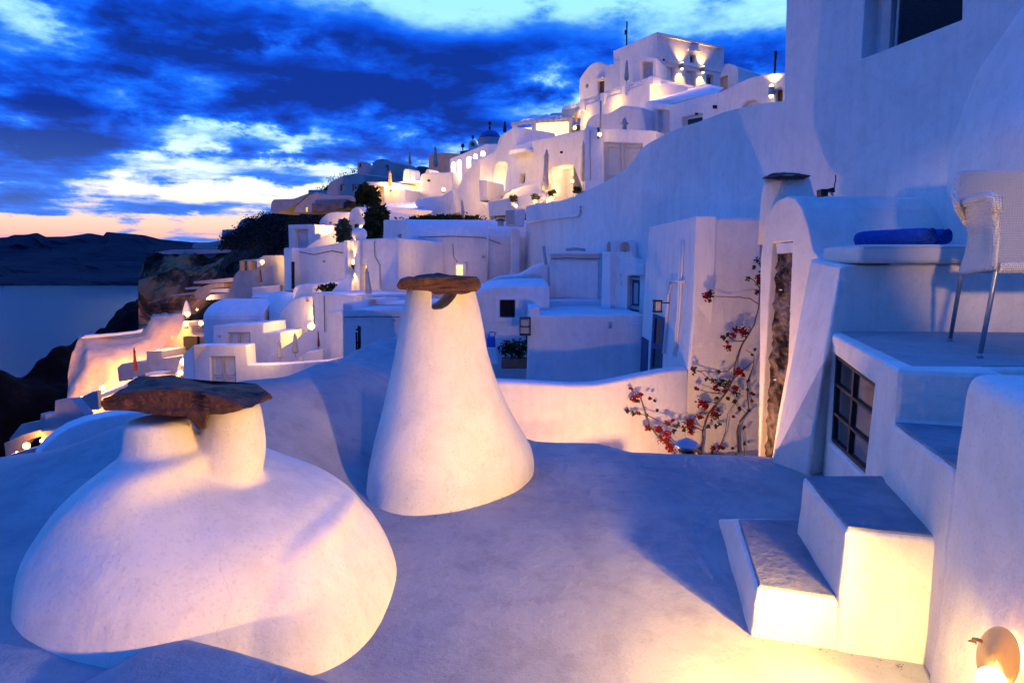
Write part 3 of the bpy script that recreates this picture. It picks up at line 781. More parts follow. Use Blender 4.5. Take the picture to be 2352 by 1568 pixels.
stepblock('step', e1, -1.565, extra=(Vector((1.50, 4.42, -1.84)), Vector((1.85, 4.42, -1.84)))); stepblock('step', e2, -1.21); stepblock('step', e3, -.85)
for s_ in list(STEPS): organic([s_], 'step', st_, 'plasterC', .013, 9, .006)
def tread(top, z, name='tread'):
    c = sum(top, Vector()) / len(top)
    q = [p + (c - p) * .035 for p in top]
    return hull(st_, name, [lift(p, z + .009) for p in q] + [lift(p, z - .03) for p in q], 'tread', .008, 2)
tread(e1, -1.565); tread(e2, -1.21); tread(e3, -.85)
# terrace block with its window
tb = thing('terrace', 'raised white terrace block with a barred window in its side at right', 'terrace', (2.4, 4.4, -1.8))
TZ = -.55
q1 = xy(1907, 763, TZ); q2 = xy(2060, 846, TZ)
plw = Pl(1907, q1.y, 2060, q2.y, 800)
hole = [(1912, 812), (2007, 884), (1984, 1092), (1902, 1012)]
wall(tb, 'side_wall', plw, [(1890, 1100), (1866, 1090), (1880, 1000), (1893, 820), (1905, 762), (2060, 846), (2052, 960), (2055, 1110), (2050, 1130)], .5, 'plasterC', [hole], .07, .03)
w = window(tb, plw, hole, .065, 2, 3, frame='iron', t=.045)
qpart(w, 'surround', plw, hole, .03, .05, 'greywood', ((0, 0, .03, 1), (0, 0, 1, .025)))
hull(tb, 'deck', [lift(q1, TZ), lift(q2, TZ), Vector((8, q2.y, TZ)), Vector((8, q1.y, TZ)), lift(q1, TZ - .1), lift(q2, TZ - .1), Vector((8, q2.y, TZ - .1)), Vector((8, q1.y, TZ - .1))], 'plasterC', .03)
hull(tb, 'base', [lift(q + o_, z_) for z_ in (TZ - .09, -2.2) for q, o_ in ((q1, Vector((.45, 0, 0))), (q2, Vector((.3, .12, 0))), (q2, Vector((5, .0, 0))), (q1, Vector((5, 0, 0))))] + [lift(q2 + Vector((.06, .03, 0)), -2.2), lift(q2 + Vector((.06, .03, 0)), TZ - .09)], 'plasterC', .02)
hull(tb, 'deck_floor', [Vector((2.84, 5.42, TZ + .006)), Vector((2.24, 3.46, TZ + .006)), Vector((8, 3.46, TZ + .006)), Vector((8, 5.42, TZ + .006)), Vector((2.84, 5.42, TZ - .02)), Vector((2.24, 3.46, TZ - .02)), Vector((8, 3.46, TZ - .02)), Vector((8, 5.42, TZ - .02))], 'roof', 0)
# battered side leaning out on the left
bt = [P(1862, 594, 6.2), P(1933, 609, 5.42), P(1907, 763, 5.36), Z(1772, 1060, -1.8), Z(1850, 1088, -1.8), P(1893, 830, 5.2)]
hull(tb, 'battered_side', [v for v in bt] + [v + Vector((.7, .35, 0)) for v in bt] + [Z(1772, 1060, -1.8) + Vector((0, 0, -.3)), Z(1850, 1088, -1.8) + Vector((0, 0, -.3))], 'plasterC', .03)
# bench with cushion
bn = thing('bench', 'built-in plaster bench along the back of the terrace', 'bench', (4, 5.6, TZ))
plb = Pl(1907, 5.40, 2352, 5.30, 700)
wall(bn, 'seat_block', plb, [(1925, 608), (2500, 606), (2500, 790), (1903, 772)], 1.2, 'plasterC', bevel=.05, vec=Vector((.62, 1.1, 0)))
cu = thing('seat_cushion', 'long cream canvas cushion lying on the plaster bench', 'cushion', P(2100, 600, 5.4))
a_, b_ = P(1895, 586, 5.55), P(1895 + 140, 606, 5.27)
zt = P(2100, 561, 5.27).z; zb = P(2100, 606, 5.3).z + .0
base_ = [P(1974, 605, 5.26), P(1888, 590, 6.15), Vector((6.2, 6.25, 0)), Vector((6.2, 5.22, 0))]
hull(cu, 'cushion', [lift(p, zb + .004) for p in base_] + [lift(p, zt) for p in base_], 'cushion', .045, 4)
tubes(cu, 'piping', [[lift(p + (sum(base_, Vector()) / 4 - p) * .006, zt - .02) for p in base_[1::-1]] + [lift(base_[3], zt - .02)]], .006, 'cushion')
def towel_roll(x0, y0, x1, y1, Ya, Yb, r, label):
    a, b = P(x0, y0, Ya), P(x1, y1, Yb); a.z = b.z = zt + r * .92
    t = thing('towel', label, 'towel', (a + b) / 2, 'rolled blue towels on the cushion')
    ax = (b - a).normalized(); s = ax.cross(Vector((0, 0, 1))).normalized(); up = Vector((0, 0, 1))
    bm = bmesh.new()
    L_ = (b - a).length
    rg = []
    for i in range(15):
        f = i / 14; c = a + ax * L_ * f
        rr = r * (1 - .18 * (abs(2 * f - 1) ** 8))
        rg.append([c + (s * math.cos(x) + up * math.sin(x) * .93) * (rr + .006 * mnoise.noise(Vector((f * 9, 3 * math.cos(x), 3 * math.sin(x))))) for x in [2 * math.pi * j / 28 for j in range(28)]])
    link('roll', loft(rg), 'towel', t, smooth=True)
    sp = []
    for j in range(60):
        an = j * .36; q = r * .86 * (1 - j / 64)
        sp.append(b + ax * .004 + (s * math.cos(an) + up * math.sin(an)) * q)
    tubes(t, 'spiral_end', [sp], .0065, 'towel', 5)
    return t
towel_roll(1972, 540, 2140, 535, 6.02, 5.40, .080, 'front rolled royal blue towel on the cream cushion')
towel_roll(2030, 535, 2176, 535, 6.10, 5.54, .080, 'rear rolled royal blue towel half hidden by the front one')
# end gable and vault behind the bench
gb = thing('vaulted_wall', 'round shouldered white vault behind the bench with a tall slot of bare rubble in its end', 'vaulted building', P(1800, 1000, 6.6))
plg = Pl(1745, 7.6, 1890, 6.5, 600)
ol = [(1741, 1120), (1744, 800), (1746, 600), (1755, 520), (1768, 482), (1785, 460), (1808, 450), (1826, 455), (1842, 478), (1856, 520), (1866, 570), (1890, 610), (1890, 1120)]
slot = k('b', (905, 218), (1022, 210), (1010, 500), (995, 900), (940, 1200), (900, 1480), (830, 1480), (860, 960))
wall(gb, 'gable', plg, ol, 3, 'plasterC', [slot], .10, .03, vec=Vector((5.5, .5, 0)))
# rubble back of the slot: rough sheet
c4 = k('b', (900, 240), (1024, 240), (1000, 1480), (835, 1480))
bm = bmesh.new(); G = []
for i in range(13):
    row = []
    for j in range(61):
        u, v = i / 12, j / 60
        x = (c4[0][0] * (1 - u) + c4[1][0] * u) * (1 - v) + (c4[3][0] * (1 - u) + c4[2][0] * u) * v
        y = c4[0][1] * (1 - v) + c4[3][1] * v
        p = plg.hit(x, y, .09)
        p += plg.n * (-.06 * abs(mnoise.noise(p * 6)) - .03 * mnoise.noise(p * 17))
        row.append(bm.verts.new(p))
    G.append(row)
for i in range(12):
    for j in range(60): bm.faces.new((G[i][j], G[i + 1][j], G[i + 1][j + 1], G[i][j + 1]))
link('rubble_infill', finish(bm), 'rubble', gb)
qpart(gb, 'lintel', plg, k('b', (925, 222), (1021, 216), (1019, 272), (928, 280)), .01, .09, 'stain')
# chimney with flat stone on the vault
c3 = thing('chimney', 'small plain chimney with a thin pointed stone cap beside the vault', 'chimney', P(1800, 520, 7.4))
rg = []
for xl, xr, py, b in [(1752, 1866, 560, .35), (1755, 1862, 500, .34), (1758, 1856, 450, .31), (1762, 1851, 425, .28), (1766, 1846, 409, .26)]:
    l, r_ = P(xl, py, 7.7), P(xr, py, 7.7); rg.append(ringpts((l.x + r_.x) / 2, 7.7, (r_.x - l.x) / 2, b, l.z, 32, 3))
link('body', loft(rg), 'plasterC', c3, smooth=True)
slab('cap_stone', c3, [P(x, y, Y) for Y in (7.35, 7.95) for x, y in k('c', (82, 174), (150, 180), (372, 180), (422, 156), (400, 150))] + [P(x, y, 7.65) for x, y in k('c', (235, 125), (150, 145), (330, 136), (100, 165))], amp=.02, seed=5)
# spotlight on the vault ridge
sp_ = thing('floodlight', 'small black floodlight pointing right on the vault ridge', 'floodlight', P(1898, 450, 6.6))
plq = FP(6.4)
kk = lambda *pts: [(1858.08 + x * .04, 399.84 + y * .04) for x, y in pts]
wall(sp_, 'ballast_box', plq, kk((700, 880), (760, 850), (1100, 850), (1120, 1000), (1110, 1260), (720, 1260)), .1, 'iron', bevel=.005)
wall(sp_, 'lamp_head', plq, kk((1100, 850), (1490, 740), (1510, 1050), (1420, 1040), (1120, 960)), .08, 'iron', bevel=.005, off=.02)
wall(sp_, 'stay', plq, kk((1230, 1000), (1320, 1010), (1460, 1180), (1430, 1260), (1300, 1250)), .02, 'steel', off=.05)
tubes(sp_, 'cable', [[P(x, y, 6.46) for x, y in kk((1470, 780), (1460, 620), (1540, 330), (1520, 60))]], .006, 'iron', 5)
# right parapet wall with the shell lamp
pw = thing('parapet_wall', 'tall smooth white parapet beside the stairs with a shell lamp at its foot', 'parapet wall', (1.85, 2.3, -1.8))
tp = [Vector((1.91, 2.62, -.43)), Vector((1.80, 2.17, -.45)), Vector((1.62, 1.2, -.5)), Vector((1.5, .2, -.5)), Vector((4, .2, -.5)), Vector((4, 2.64, -.43))]
bs = [Vector((1.83, 2.60, -1.95)), Vector((1.77, 2.17, -1.95)), Vector((1.55, 1.2, -1.95)), Vector((1.4, .2, -1.95)), Vector((4, .2, -1.95)), Vector((4, 2.62, -1.95))]
vs = tp + bs; n = 6
fs = [tuple(range(n)), tuple(range(n, 2 * n))[::-1]] + [(i, (i + 1) % n, n + (i + 1) % n, n + i) for i in range(n)]
organic([link('wall_body', fixn(mesh(vs, fs)), 'plasterC', pw, .07, 5)], 'wall_body', pw, 'plasterC', .018, 6, .007)
# shell lamp
sl = thing('wall_lamp', 'clay shell lamp glowing low on the parapet at bottom right', 'wall lamp', (1.72, 2.08, -1.37))
kl = lambda x, y, Y: P(2195.2 + x * .1, 1411.2 + y * .1, Y)
rg = []
cx0, cy0 = 930, 1080
prof_ = [(0, 0), (.25, .2), (.5, .42), (.75, .68), (.92, .88), (1, 1)]
shell = []
for a in range(0, 25):
    th = R(-60 + 300 * a / 24)
    row = []
    for rr, dp in prof_:
        row.append(kl(980 + 470 * rr * math.cos(th) - 60 * (1 - rr), 1000 - 700 * rr * math.sin(th) + 260 * (1 - rr) * 0, 1.86 + .14 * dp ** 1.6))
    shell.append(row)
vs = [p for r in shell for p in r]; n = 6
fs = [(i * n + j, (i + 1) * n + j, (i + 1) * n + j + 1, i * n + j + 1) for i in range(24) for j in range(5)]
so_ = link('shade', mesh(vs, fs), 'shade', sl, smooth=True)
md = so_.modifiers.new('t', 'SOLIDIFY'); md.thickness = .006
tubes(sl, 'hook', [[kl(590, 600, 1.95), kl(500, 570, 1.95), kl(400, 555, 1.95), kl(320, 600, 1.95), kl(450, 640, 1.95)]], .006, 'clay')
rim_ = [r_[-1] for r_ in shell]; tubes(sl, 'rim', [rim_], .005, 'shade', 6)
qb = kl(820, 1520, 1.84)
light('shell_lamp_light', kl(1350, 900, 2.03), 2.5, (1, .55, .12), .02)
link('bulb', sphere_me(qb, .042, 32), 'bulbN', sl, smooth=True)

# chair
ch = thing('armchair', 'white woven armchair with thin steel legs at the right edge of the terrace', 'chair', (3.6, 4.2, TZ))
m = bpy.data.materials.new('white_wicker'); nt, N, L = nodes(m); b = N['Principled BSDF']; b.inputs['Roughness'].default_value = .55
b.inputs['Base Color'].default_value = (.66, .64, .60, 1)
tc = N.new('ShaderNodeTexCoord')
outs = []
for d_ in ('X', 'Z'):
    wv = N.new('ShaderNodeTexWave'); wv.wave_type = 'BANDS'; wv.bands_direction = d_; wv.inputs['Scale'].default_value = 26; wv.inputs['Distortion'].default_value = .6
    L.new(tc.outputs['Object'], wv.inputs['Vector']); outs.append(wv.outputs['Fac'])
mm = N.new('ShaderNodeMath'); mm.operation = 'MULTIPLY'; L.new(outs[0], mm.inputs[0]); L.new(outs[1], mm.inputs[1])
cr_ = N.new('ShaderNodeValToRGB'); cr_.color_ramp.elements[0].color = (.58, .55, .50, 1); cr_.color_ramp.elements[1].color = (.80, .77, .72, 1); cr_.color_ramp.elements[1].position = .5
L.new(mm.outputs[0], cr_.inputs[0]); L.new(cr_.outputs[0], b.inputs['Base Color'])
bp = N.new('ShaderNodeBump'); bp.inputs['Strength'].default_value = .9; bp.inputs['Distance'].default_value = .01; L.new(mm.outputs[0], bp.inputs['Height']); L.new(bp.outputs['Normal'], b.inputs['Normal'])
M['wicker'] = m
def sheetpix(parent, name, cols, thick, mat):
    """cols: list of columns of 3D points"""
    n = len(cols[0]); vs = [p for c in cols for p in c]
    fs = [(i * n + j, (i + 1) * n + j, (i + 1) * n + j + 1, i * n + j + 1) for i in range(len(cols) - 1) for j in range(n - 1)]
    o = link(name, mesh(vs, fs), mat, parent, smooth=True)
    md = o.modifiers.new('t', 'SOLIDIFY'); md.thickness = thick; md.offset = 0
    sb = o.modifiers.new('s', 'SUBSURF'); sb.levels = 1; sb.render_levels = 2
    return o
YB = 4.45
cols = []
for x, yt, yb, Y in [(1455, 205, 345, 4.38), (1462, 130, 420, 4.42), (1500, 116, 560, 4.48), (1620, 112, 800, 4.54), (1800, 112, 850, 4.58), (2000, 110, 850, 4.58), (2250, 112, 850, 4.52), (2450, 118, 850, 4.4)]:
    (tx, ty), = k('c', (x, yt)); (bx, by), = k('c', (x + (0 if yb < 500 else 60), yb))
    a, b2 = P(tx, ty, Y + .05), P(bx, by, Y - .12)
    cols.append([a.lerp(b2, i / 6) + Vector((0, .03 * math.sin(math.pi * i / 6), 0)) for i in range(7)])
sheetpix(ch, 'backrest', cols, .045, 'wicker')
cols = []
for (x, yt, yb, Y) in [(1500, 385, 865, 4.36), (1560, 355, 850, 4.2), (1630, 322, 838, 4.03), (1700, 305, 830, 3.88), (1738, 335, 826, 3.80)]:
    (tx, ty), = k('c', (x, yt)); (bx, by), = k('c', (x - (45 if x < 1560 else 20 if x < 1700 else 5), yb))
    a, b2 = P(tx, ty, Y), P(bx, by, Y)
    cols.append([a.lerp(b2, i / 8) + Vector((.05 * math.sin(math.pi * i / 8) * (1 if x < 1650 else .3), 0, 0)) for i in range(9)])
sheetpix(ch, 'side_panel', cols, .04, 'wicker')
arm = [P(*k('c', p)[0], Y) for p, Y in (((1475, 360), 4.4), ((1540, 345), 4.24), ((1620, 315), 4.06), ((1690, 300), 3.9), ((1732, 325), 3.82), ((1738, 420), 3.8))]
tubes(ch, 'arm_rail', [arm], .032, 'wicker', 10)
hull(ch, 'seat', [P(2300, 600, 3.8), P(2295, 628, 3.8), P(2235, 628, 4.4), P(2235, 600, 4.4)] + [P(2300, 600, 3.8) + Vector((1.0, 0, 0)), P(2295, 628, 3.8) + Vector((1.0, 0, 0)), P(2235, 628, 4.4) + Vector((1.05, 0, 0)), P(2235, 600, 4.4) + Vector((1.05, 0, 0))], 'wicker', .03)
fa, fb = Z(2250, 824, TZ), Z(2182, 785, TZ)
for top, ft in ((P(2288, 625, 3.86), fa), (P(2208, 632, 4.36), fb), (P(2288, 625, 3.86) + Vector((.95, 0, 0)), fa + Vector((1.1, 0, 0))), (P(2208, 632, 4.36) + Vector((1, 0, 0)), fb + Vector((1.15, 0, 0)))):
    lg = tubes(ch, 'leg', [[top + Vector((0, 0, .05)), top, ft + Vector((0, 0, .02))]], .014, 'steel', 10)
    tubes(lg, 'foot_cap', [[ft + Vector((0, 0, .035)), ft]], [.017, .021], 'steel', 10)
# ================================================================ the village
def H(label, px, py, Y, cat='house', name='house', group=None):
    return thing(name, label, cat, P(px, py, Y), group)
def glow(px, py, Y, power, r=.12, col=WARM): light('hidden_lamp_light', P(px, py, Y), power, col, r)
def umbrella(px, pt, pb, Y, label, mat='canvas', w=.24, lean=0):
    top, bot = P(px, pt, Y), P(px + lean, pb, Y)
    h = top.z - bot.z
    t = thing('closed_umbrella', label, 'umbrella', bot, 'closed parasols on the terraces')
    s = h / 2.6
    o = link('canopy', lathe(bot, [(.03 * s, .55 * s), (w * .75 * s, .62 * s), (w * s, .85 * s), (w * .8 * s, 1.3 * s), (w * .62 * s, 1.75 * s), (w * .5 * s, 2.15 * s), (w * .62 * s, 2.22 * s), (w * .3 * s, 2.45 * s), (.02, 2.6 * s)], 24, .16, 6), mat, t, smooth=True)
    link('pole', lathe(bot, [(.03 * s, 0), (.03 * s, .6 * s)], 8), 'steel', t)
    link('base', lathe(bot, [(.26 * s, 0), (.26 * s, .06 * s), (.06 * s, .09 * s)], 12), 'greywall', t)
    if lean:
        sh = (top.x - bot.x) / h
        for v in o.data.vertices: v.co.x += (v.co.z - bot.z) * (P(px, pt, Y).x - bot.x) / h
    return t
def foliage(parent, name, c, rad, n, size, mat, seed=0, hollow=.3, clumps=14):
    rnd = random.Random(seed); bm = bmesh.new()
    cl = [Vector((rnd.uniform(-1, 1), rnd.uniform(-1, 1), rnd.uniform(-1, 1))) for _ in range(clumps)]
    cl = [v.normalized() * rnd.uniform(hollow, .85) for v in cl]
    for i in range(n):
        q = rnd.choice(cl); d = Vector((rnd.gauss(0, 1), rnd.gauss(0, 1), rnd.gauss(0, 1))) * .2
        v = q + d
        p = c + Vector((v.x * rad[0], v.y * rad[1], v.z * rad[2]))
        a = Vector((rnd.gauss(0, 1), rnd.gauss(0, 1), rnd.gauss(0, 1))).normalized(); b = a.orthogonal().normalized()
        s = size * rnd.uniform(.6, 1.4)
        vs = [bm.verts.new(p + a * s), bm.verts.new(p + b * s * .5), bm.verts.new(p - a * s), bm.verts.new(p - b * s * .5)]
        bm.faces.new(vs)
    return link(name, finish(bm), mat, parent)
def trunk(parent, pts, r): return tubes(parent, 'trunk', [pts], r, 'bark')
def sconce(px, py, pl, label, power=30):
    p = pl.hit(px, py, -.18)
    t = thing('wall_lamp', label, 'wall lamp', p, 'up and down wall lamps on the upper houses')
    link('housing', lathe(p + Vector((0, 0, -.12)), [(.09, 0), (.09, .24)], 12), 'steel', t)
    bm = bmesh.new(); mbox(bm, p + pl.n * .1, pl.d * .04, pl.n * .08, Vector((0, 0, .04))); link('bracket', finish(bm), 'steel', t)
    for s in (1, -1):
        link('bulb', sphere_me(p + Vector((0, 0, s * .14)), .07, 8), 'bulb', t)
        light('sconce_light', p + Vector((0, 0, s * .24)), power, WARM, .06, spot=110, aim=p + Vector((0, 0, s * 3)) + pl.n * .8, blend=.8)
    return t
def lantern(px, py, Y, label, power, size=.16, col=WARM, group='small lamps lit across the village', kind='lamp'):
    p = P(px, py, Y)
    size *= .6; power *= 1.3
    t = thing('lantern', label, 'lantern', p - Vector((0, 0, size * 1.6)), group)
    link('bulb', sphere_me(p, size, 10), 'bulb', t, smooth=True)
    link('base', lathe(p - Vector((0, 0, size * 1.7)), [(size * .9, 0), (size * .8, size * .3), (size * .4, size * .8)], 10), 'iron', t)
    light('lantern_light', p + Vector((0, -size - .08, size * .4)), power, col, size)
    return t

# ---------------------------------------------------------------- terrain
sky_l = [(-700, 1500), (-300, 1060), (-100, 930), (0, 868), (48, 846), (81, 824), (137, 805), (185, 776), (237, 750), (281, 709), (307, 694), (330, 668), (345, 640), (420, 610), (520, 585), (600, 560), (640, 520), (700, 505), (760, 480)]
sky_y = [(-700, 60), (0, 95), (185, 115), (307, 150), (420, 175), (600, 150), (760, 130)]
xs = np.linspace(-700, 760, 150)
sheet('cliff', xs, [(sky_l, sky_y), ([(-700, 1700), (-100, 1150), (0, 1080), (100, 1010), (200, 950), (330, 860), (520, 760), (760, 700)], [(0, 88), (330, 112), (760, 95)]),
      ([(-700, 2300), (0, 1500), (760, 1250)], [(0, 60)])], 'cliff', back=160, namp=3.2, nsc=.10, sub=26, drop=2.2, label='black volcanic cliff falling to the sea')
hl = [(500, 560), (524, 546), (549, 528), (575, 505), (600, 494), (640, 488), (690, 470), (735, 440), (760, 412), (800, 398), (830, 392), (880, 388), (960, 384), (1010, 388), (1060, 372), (1120, 360), (1300, 300), (1500, 230), (1900, 220), (2500, 220)]
hy = [(500, 170), (735, 150), (960, 120), (1120, 90), (1300, 60), (1500, 50), (1900, 40), (2500, 34)]
xs = np.linspace(500, 2500, 170)
sheet('hillside', xs, [(hl, hy), ([(500, 600), (640, 590), (800, 560), (1100, 520), (1500, 480), (2500, 470)], [(500, 150), (650, 128), (700, 95), (800, 66), (1100, 48), (1500, 33), (2500, 20)]),
      ([(500, 725), (700, 700), (1100, 640), (2500, 640)], [(500, 130), (665, 122), (700, 70), (1100, 36), (1500, 25), (2500, 17)]),
      ([(500, 1000), (1100, 900), (2500, 1100)], [(500, 80), (640, 70), (700, 28), (1100, 23), (2500, 13)])], 'dirtveg', back=90, namp=1.3, nsc=.16, sub=18, drop=1.2, fadetop=False, label='dark scrubby hillside under the village')
# scrub on the far hillside
rnd = random.Random(4); bm = bmesh.new()
def scrub(px0, px1, py0, py1, Y0, Y1, n, s):
    for i in range(n):
        u, v = rnd.random(), rnd.random()
        px = px0(v) * (1 - u) + px1(v) * u if callable(px0) else px0 * (1 - u) + px1 * u
        py = (interp(hl, px) - 4) * (1 - v) + py1 * v
        p = P(px, py, 1 / ((1 - v) / interp(Y0, px) + v / Y1)) 
        for k_ in range(7):
            c = p + Vector((rnd.gauss(0, 1), rnd.gauss(0, 1) - 1.0, rnd.gauss(.2, .6))) * s
            a = Vector((rnd.gauss(0, 1), rnd.gauss(0, 1), rnd.gauss(0, 1))).normalized(); b = a.orthogonal().normalized()
            z_ = s * rnd.uniform(.25, .5)
            bm.faces.new([bm.verts.new(c + a * z_), bm.verts.new(c + b * z_ * .6), bm.verts.new(c - a * z_), bm.verts.new(c - b * z_ * .6)])
scrub(515, 665, 0, 570, hy, 128, 800, .6)
scrub(665, 900, 0, 565, hy, 75, 1100, .45)
tag(link('scrub', finish(bm), 'dirtveg'), 'dark low scrub covering the far hillside', kind='stuff')
# courtyard floor
tag(link('courtyard_floor', mesh([(-.6, 6.5, -2.75), (4.5, 6.5, -2.75), (4.5, 17, -2.75), (-1.6, 17, -2.75)], [(0, 1, 2, 3)]), 'greywall'), kind='structure', label='shaded paved courtyard floor')

# castle rock
rk_top = [(300, 640), (326, 628), (333, 596), (350, 582), (372, 577), (440, 574), (500, 577), (545, 580), (556, 592), (575, 640)]
rk_y = [(300, 168), (330, 160), (440, 158), (560, 150)]
xs = np.linspace(318, 580, 80)
rock = sheet('rocky_outcrop', xs, [(rk_top, rk_y), ([(318, 640), (345, 640), (450, 615), (550, 605), (580, 640)], [(0, 146)]), ([(318, 668), (340, 690), (420, 680), (520, 640), (580, 660)], [(0, 140)]),
      ([(318, 720), (350, 740), (430, 730), (580, 700)], [(0, 128)]), ([(0, 830)], [(0, 110)])], 'rock', back=30, namp=2.6, nsc=.13, sub=12, drop=1.6, kind='structure', label='ochre rock outcrop above the cliff')
tr = H('long pale parapet wall along the top of the ochre rock outcrop', 440, 570, 150, 'wall', 'boundary_wall')
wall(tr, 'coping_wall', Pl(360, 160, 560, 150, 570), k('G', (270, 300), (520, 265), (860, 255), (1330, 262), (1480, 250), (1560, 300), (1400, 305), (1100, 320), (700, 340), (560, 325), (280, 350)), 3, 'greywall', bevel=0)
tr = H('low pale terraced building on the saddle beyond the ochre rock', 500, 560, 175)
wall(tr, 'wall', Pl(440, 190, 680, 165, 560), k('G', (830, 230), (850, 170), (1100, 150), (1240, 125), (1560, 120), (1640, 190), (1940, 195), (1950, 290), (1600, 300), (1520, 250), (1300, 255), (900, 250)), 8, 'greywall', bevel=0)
wall(tr, 'lower_wall', Pl(540, 150, 690, 140, 580), k('G', (1480, 250), (1600, 330), (2240, 340), (2240, 420), (1640, 410), (1560, 330)), 5, 'greywall', bevel=0)
# lamp lit terraces under the rock
tb_ = H('grey terraced house with an orange lit porch beyond the blue vault', 600, 620, 100)
pG = Pl(540, 108, 665, 100, 620)
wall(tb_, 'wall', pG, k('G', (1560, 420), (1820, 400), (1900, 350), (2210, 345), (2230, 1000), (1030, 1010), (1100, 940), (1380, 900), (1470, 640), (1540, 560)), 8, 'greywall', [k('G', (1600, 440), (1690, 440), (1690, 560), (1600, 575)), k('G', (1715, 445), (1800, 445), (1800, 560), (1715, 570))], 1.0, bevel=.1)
qpart(tb_, 'pillar', pG, k('G', (1575, 430), (1602, 430), (1602, 580), (1578, 580)), -.4, .2, 'tan'); qpart(tb_, 'pillar', pG, k('G', (1692, 430), (1716, 430), (1716, 570), (1694, 570)), -.4, .2, 'tan')
wall(tb_, 'lit_wall', pG, k('G', (1800, 410), (1900, 405), (1895, 480), (1805, 535)), .5, 'plaster', off=-.3, bevel=0)
wall(tb_, 'terrace', pG, k('G', (1730, 830), (2150, 790), (2150, 990), (1730, 990)), .5, 'plaster', off=-3, bevel=.1)
umbrella(*[(313.6 + 1855 * .1533), 533.1 + 545 * .1533, 533.1 + 810 * .1533], 97, 'orange lit closed umbrella on the terrace beyond the blue vault', 'canvasO', .3)
lantern(313.6 + 1885 * .1533, 533.1 + 448 * .1533, 99, 'bright lamp over the porch of the grey terraced house', 1100, .5)
tb_ = H('orange lit ledge house stepped under the ochre rock', 470, 670, 120)
pG2 = Pl(400, 126, 560, 118, 660)
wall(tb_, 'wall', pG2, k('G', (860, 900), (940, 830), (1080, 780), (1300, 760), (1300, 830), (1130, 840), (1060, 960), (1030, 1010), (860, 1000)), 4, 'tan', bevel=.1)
wall(tb_, 'slab', pG2, k('G', (520, 930), (880, 900), (880, 930), (530, 965)), 3, 'tan', bevel=0)
wall(tb_, 'slab', pG2, k('G', (720, 830), (940, 810), (930, 850), (730, 860)), 3, 'greywall', bevel=0)
wall(tb_, 'slab', pG2, k('G', (850, 740), (1450, 680), (1450, 740), (1100, 770), (860, 770)), 4, 'greywall', bevel=0)
wall(tb_, 'slab', pG2, k('G', (1060, 860), (1370, 840), (1360, 900), (1100, 900)), 4, 'plaster', bevel=0)
glow(313.6 + 1000 * .1533, 533.1 + 1010 * .1533, 112, 1500, .4, (1, .45, .15))
glow(313.6 + 1330 * .1533, 533.1 + 830 * .1533, 114, 500, .3, (1, .45, .15))
glow(313.6 + 600 * .1533, 533.1 + 800 * .1533, 132, 900, .4, (1, .5, .2))

# carved amphitheatre wall, left
am = H('huge smoothed ochre cave wall with a lit rim low on the left', 300, 850, 72, 'cave house', 'cave_house')
xs = np.linspace(155, 440, 60)
a_top = [(155, 850), (163, 812), (180, 778), (190, 771), (240, 768), (325, 757), (335, 750), (349, 722), (352, 720), (400, 717), (424, 717), (440, 760)]
sheet('cave_wall', xs, [(a_top, [(155, 74), (190, 80), (330, 84), (440, 80)]), ([(155, 885), (200, 800), (330, 780), (440, 780)], [(155, 73), (300, 78), (440, 76)]), ([(155, 935), (250, 880), (440, 830)], [(155, 68), (440, 70)]), ([(155, 1000), (440, 960)], [(0, 58)])],
      'tan', back=14, namp=1.1, nsc=.16, sub=8, smooth=True, drop=1.4, kind=None, label=None, parent=am)
pF = Pl(160, 66, 440, 66, 800)
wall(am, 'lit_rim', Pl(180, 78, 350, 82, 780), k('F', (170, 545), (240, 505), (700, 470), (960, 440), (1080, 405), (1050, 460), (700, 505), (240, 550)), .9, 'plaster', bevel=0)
bx = H('blue grey stepped blocks in front of the ochre cave wall', 360, 850, 60)
wall(bx, 'wall', Pl(270, 60, 440, 58, 850), k('F', (700, 960), (760, 910), (960, 880), (1115, 890), (1115, 730), (1340, 720), (1345, 830), (1600, 800), (1600, 1060), (1370, 1060), (1100, 1060), (1000, 1120), (720, 1170)), 4, 'greywall', bevel=.1)
wall(bx, 'roof_slab', Pl(270, 58, 440, 57, 850), k('F', (1100, 1040), (1360, 1025), (1360, 1060), (1110, 1085)), 3, 'plaster', bevel=0)
bx = H('pink lit ruined wall with two pointed peaks left of the shuttered house', 400, 790, 64, 'ruin', 'ruined_wall')
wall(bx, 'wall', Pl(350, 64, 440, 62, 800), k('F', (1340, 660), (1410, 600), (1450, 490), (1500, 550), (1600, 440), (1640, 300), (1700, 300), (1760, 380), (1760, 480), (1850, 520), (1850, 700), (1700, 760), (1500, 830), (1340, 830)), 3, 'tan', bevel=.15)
wall(bx, 'dark_opening', Pl(350, 64, 440, 62, 800), k('F', (1650, 520), (1850, 520), (1850, 680), (1700, 720), (1650, 640)), .3, 'dark', off=-.4, bevel=0)
cn = H('narrow cone shaped white chimney lit from its foot above the ruined wall', 430, 705, 66, 'chimney', 'chimney')
link('body', lathe(P(430, 722, 66), [(.45, 0), (.42, .3), (.3, .8), (.14, 1.3), (.05, 1.5)], 16), 'plaster', cn, smooth=True)
stp = H('long white handrail wall running down beside the dark steps at left', 320, 900, 52, 'stair wall', 'stair_wall')
wall(stp, 'wall', Pl(200, 50, 440, 54, 900), k('F', (480, 1340), (780, 1230), (1000, 1110), (1000, 1160), (800, 1280), (480, 1400), (300, 1568), (200, 1568)), .8, 'plaster', bevel=.05)
wall(stp, 'lower_wall', Pl(200, 48, 440, 50, 900), k('F', (-100, 1568), (0, 1480), (300, 1330), (420, 1300), (440, 1568)), .8, 'greywall', bevel=.05)
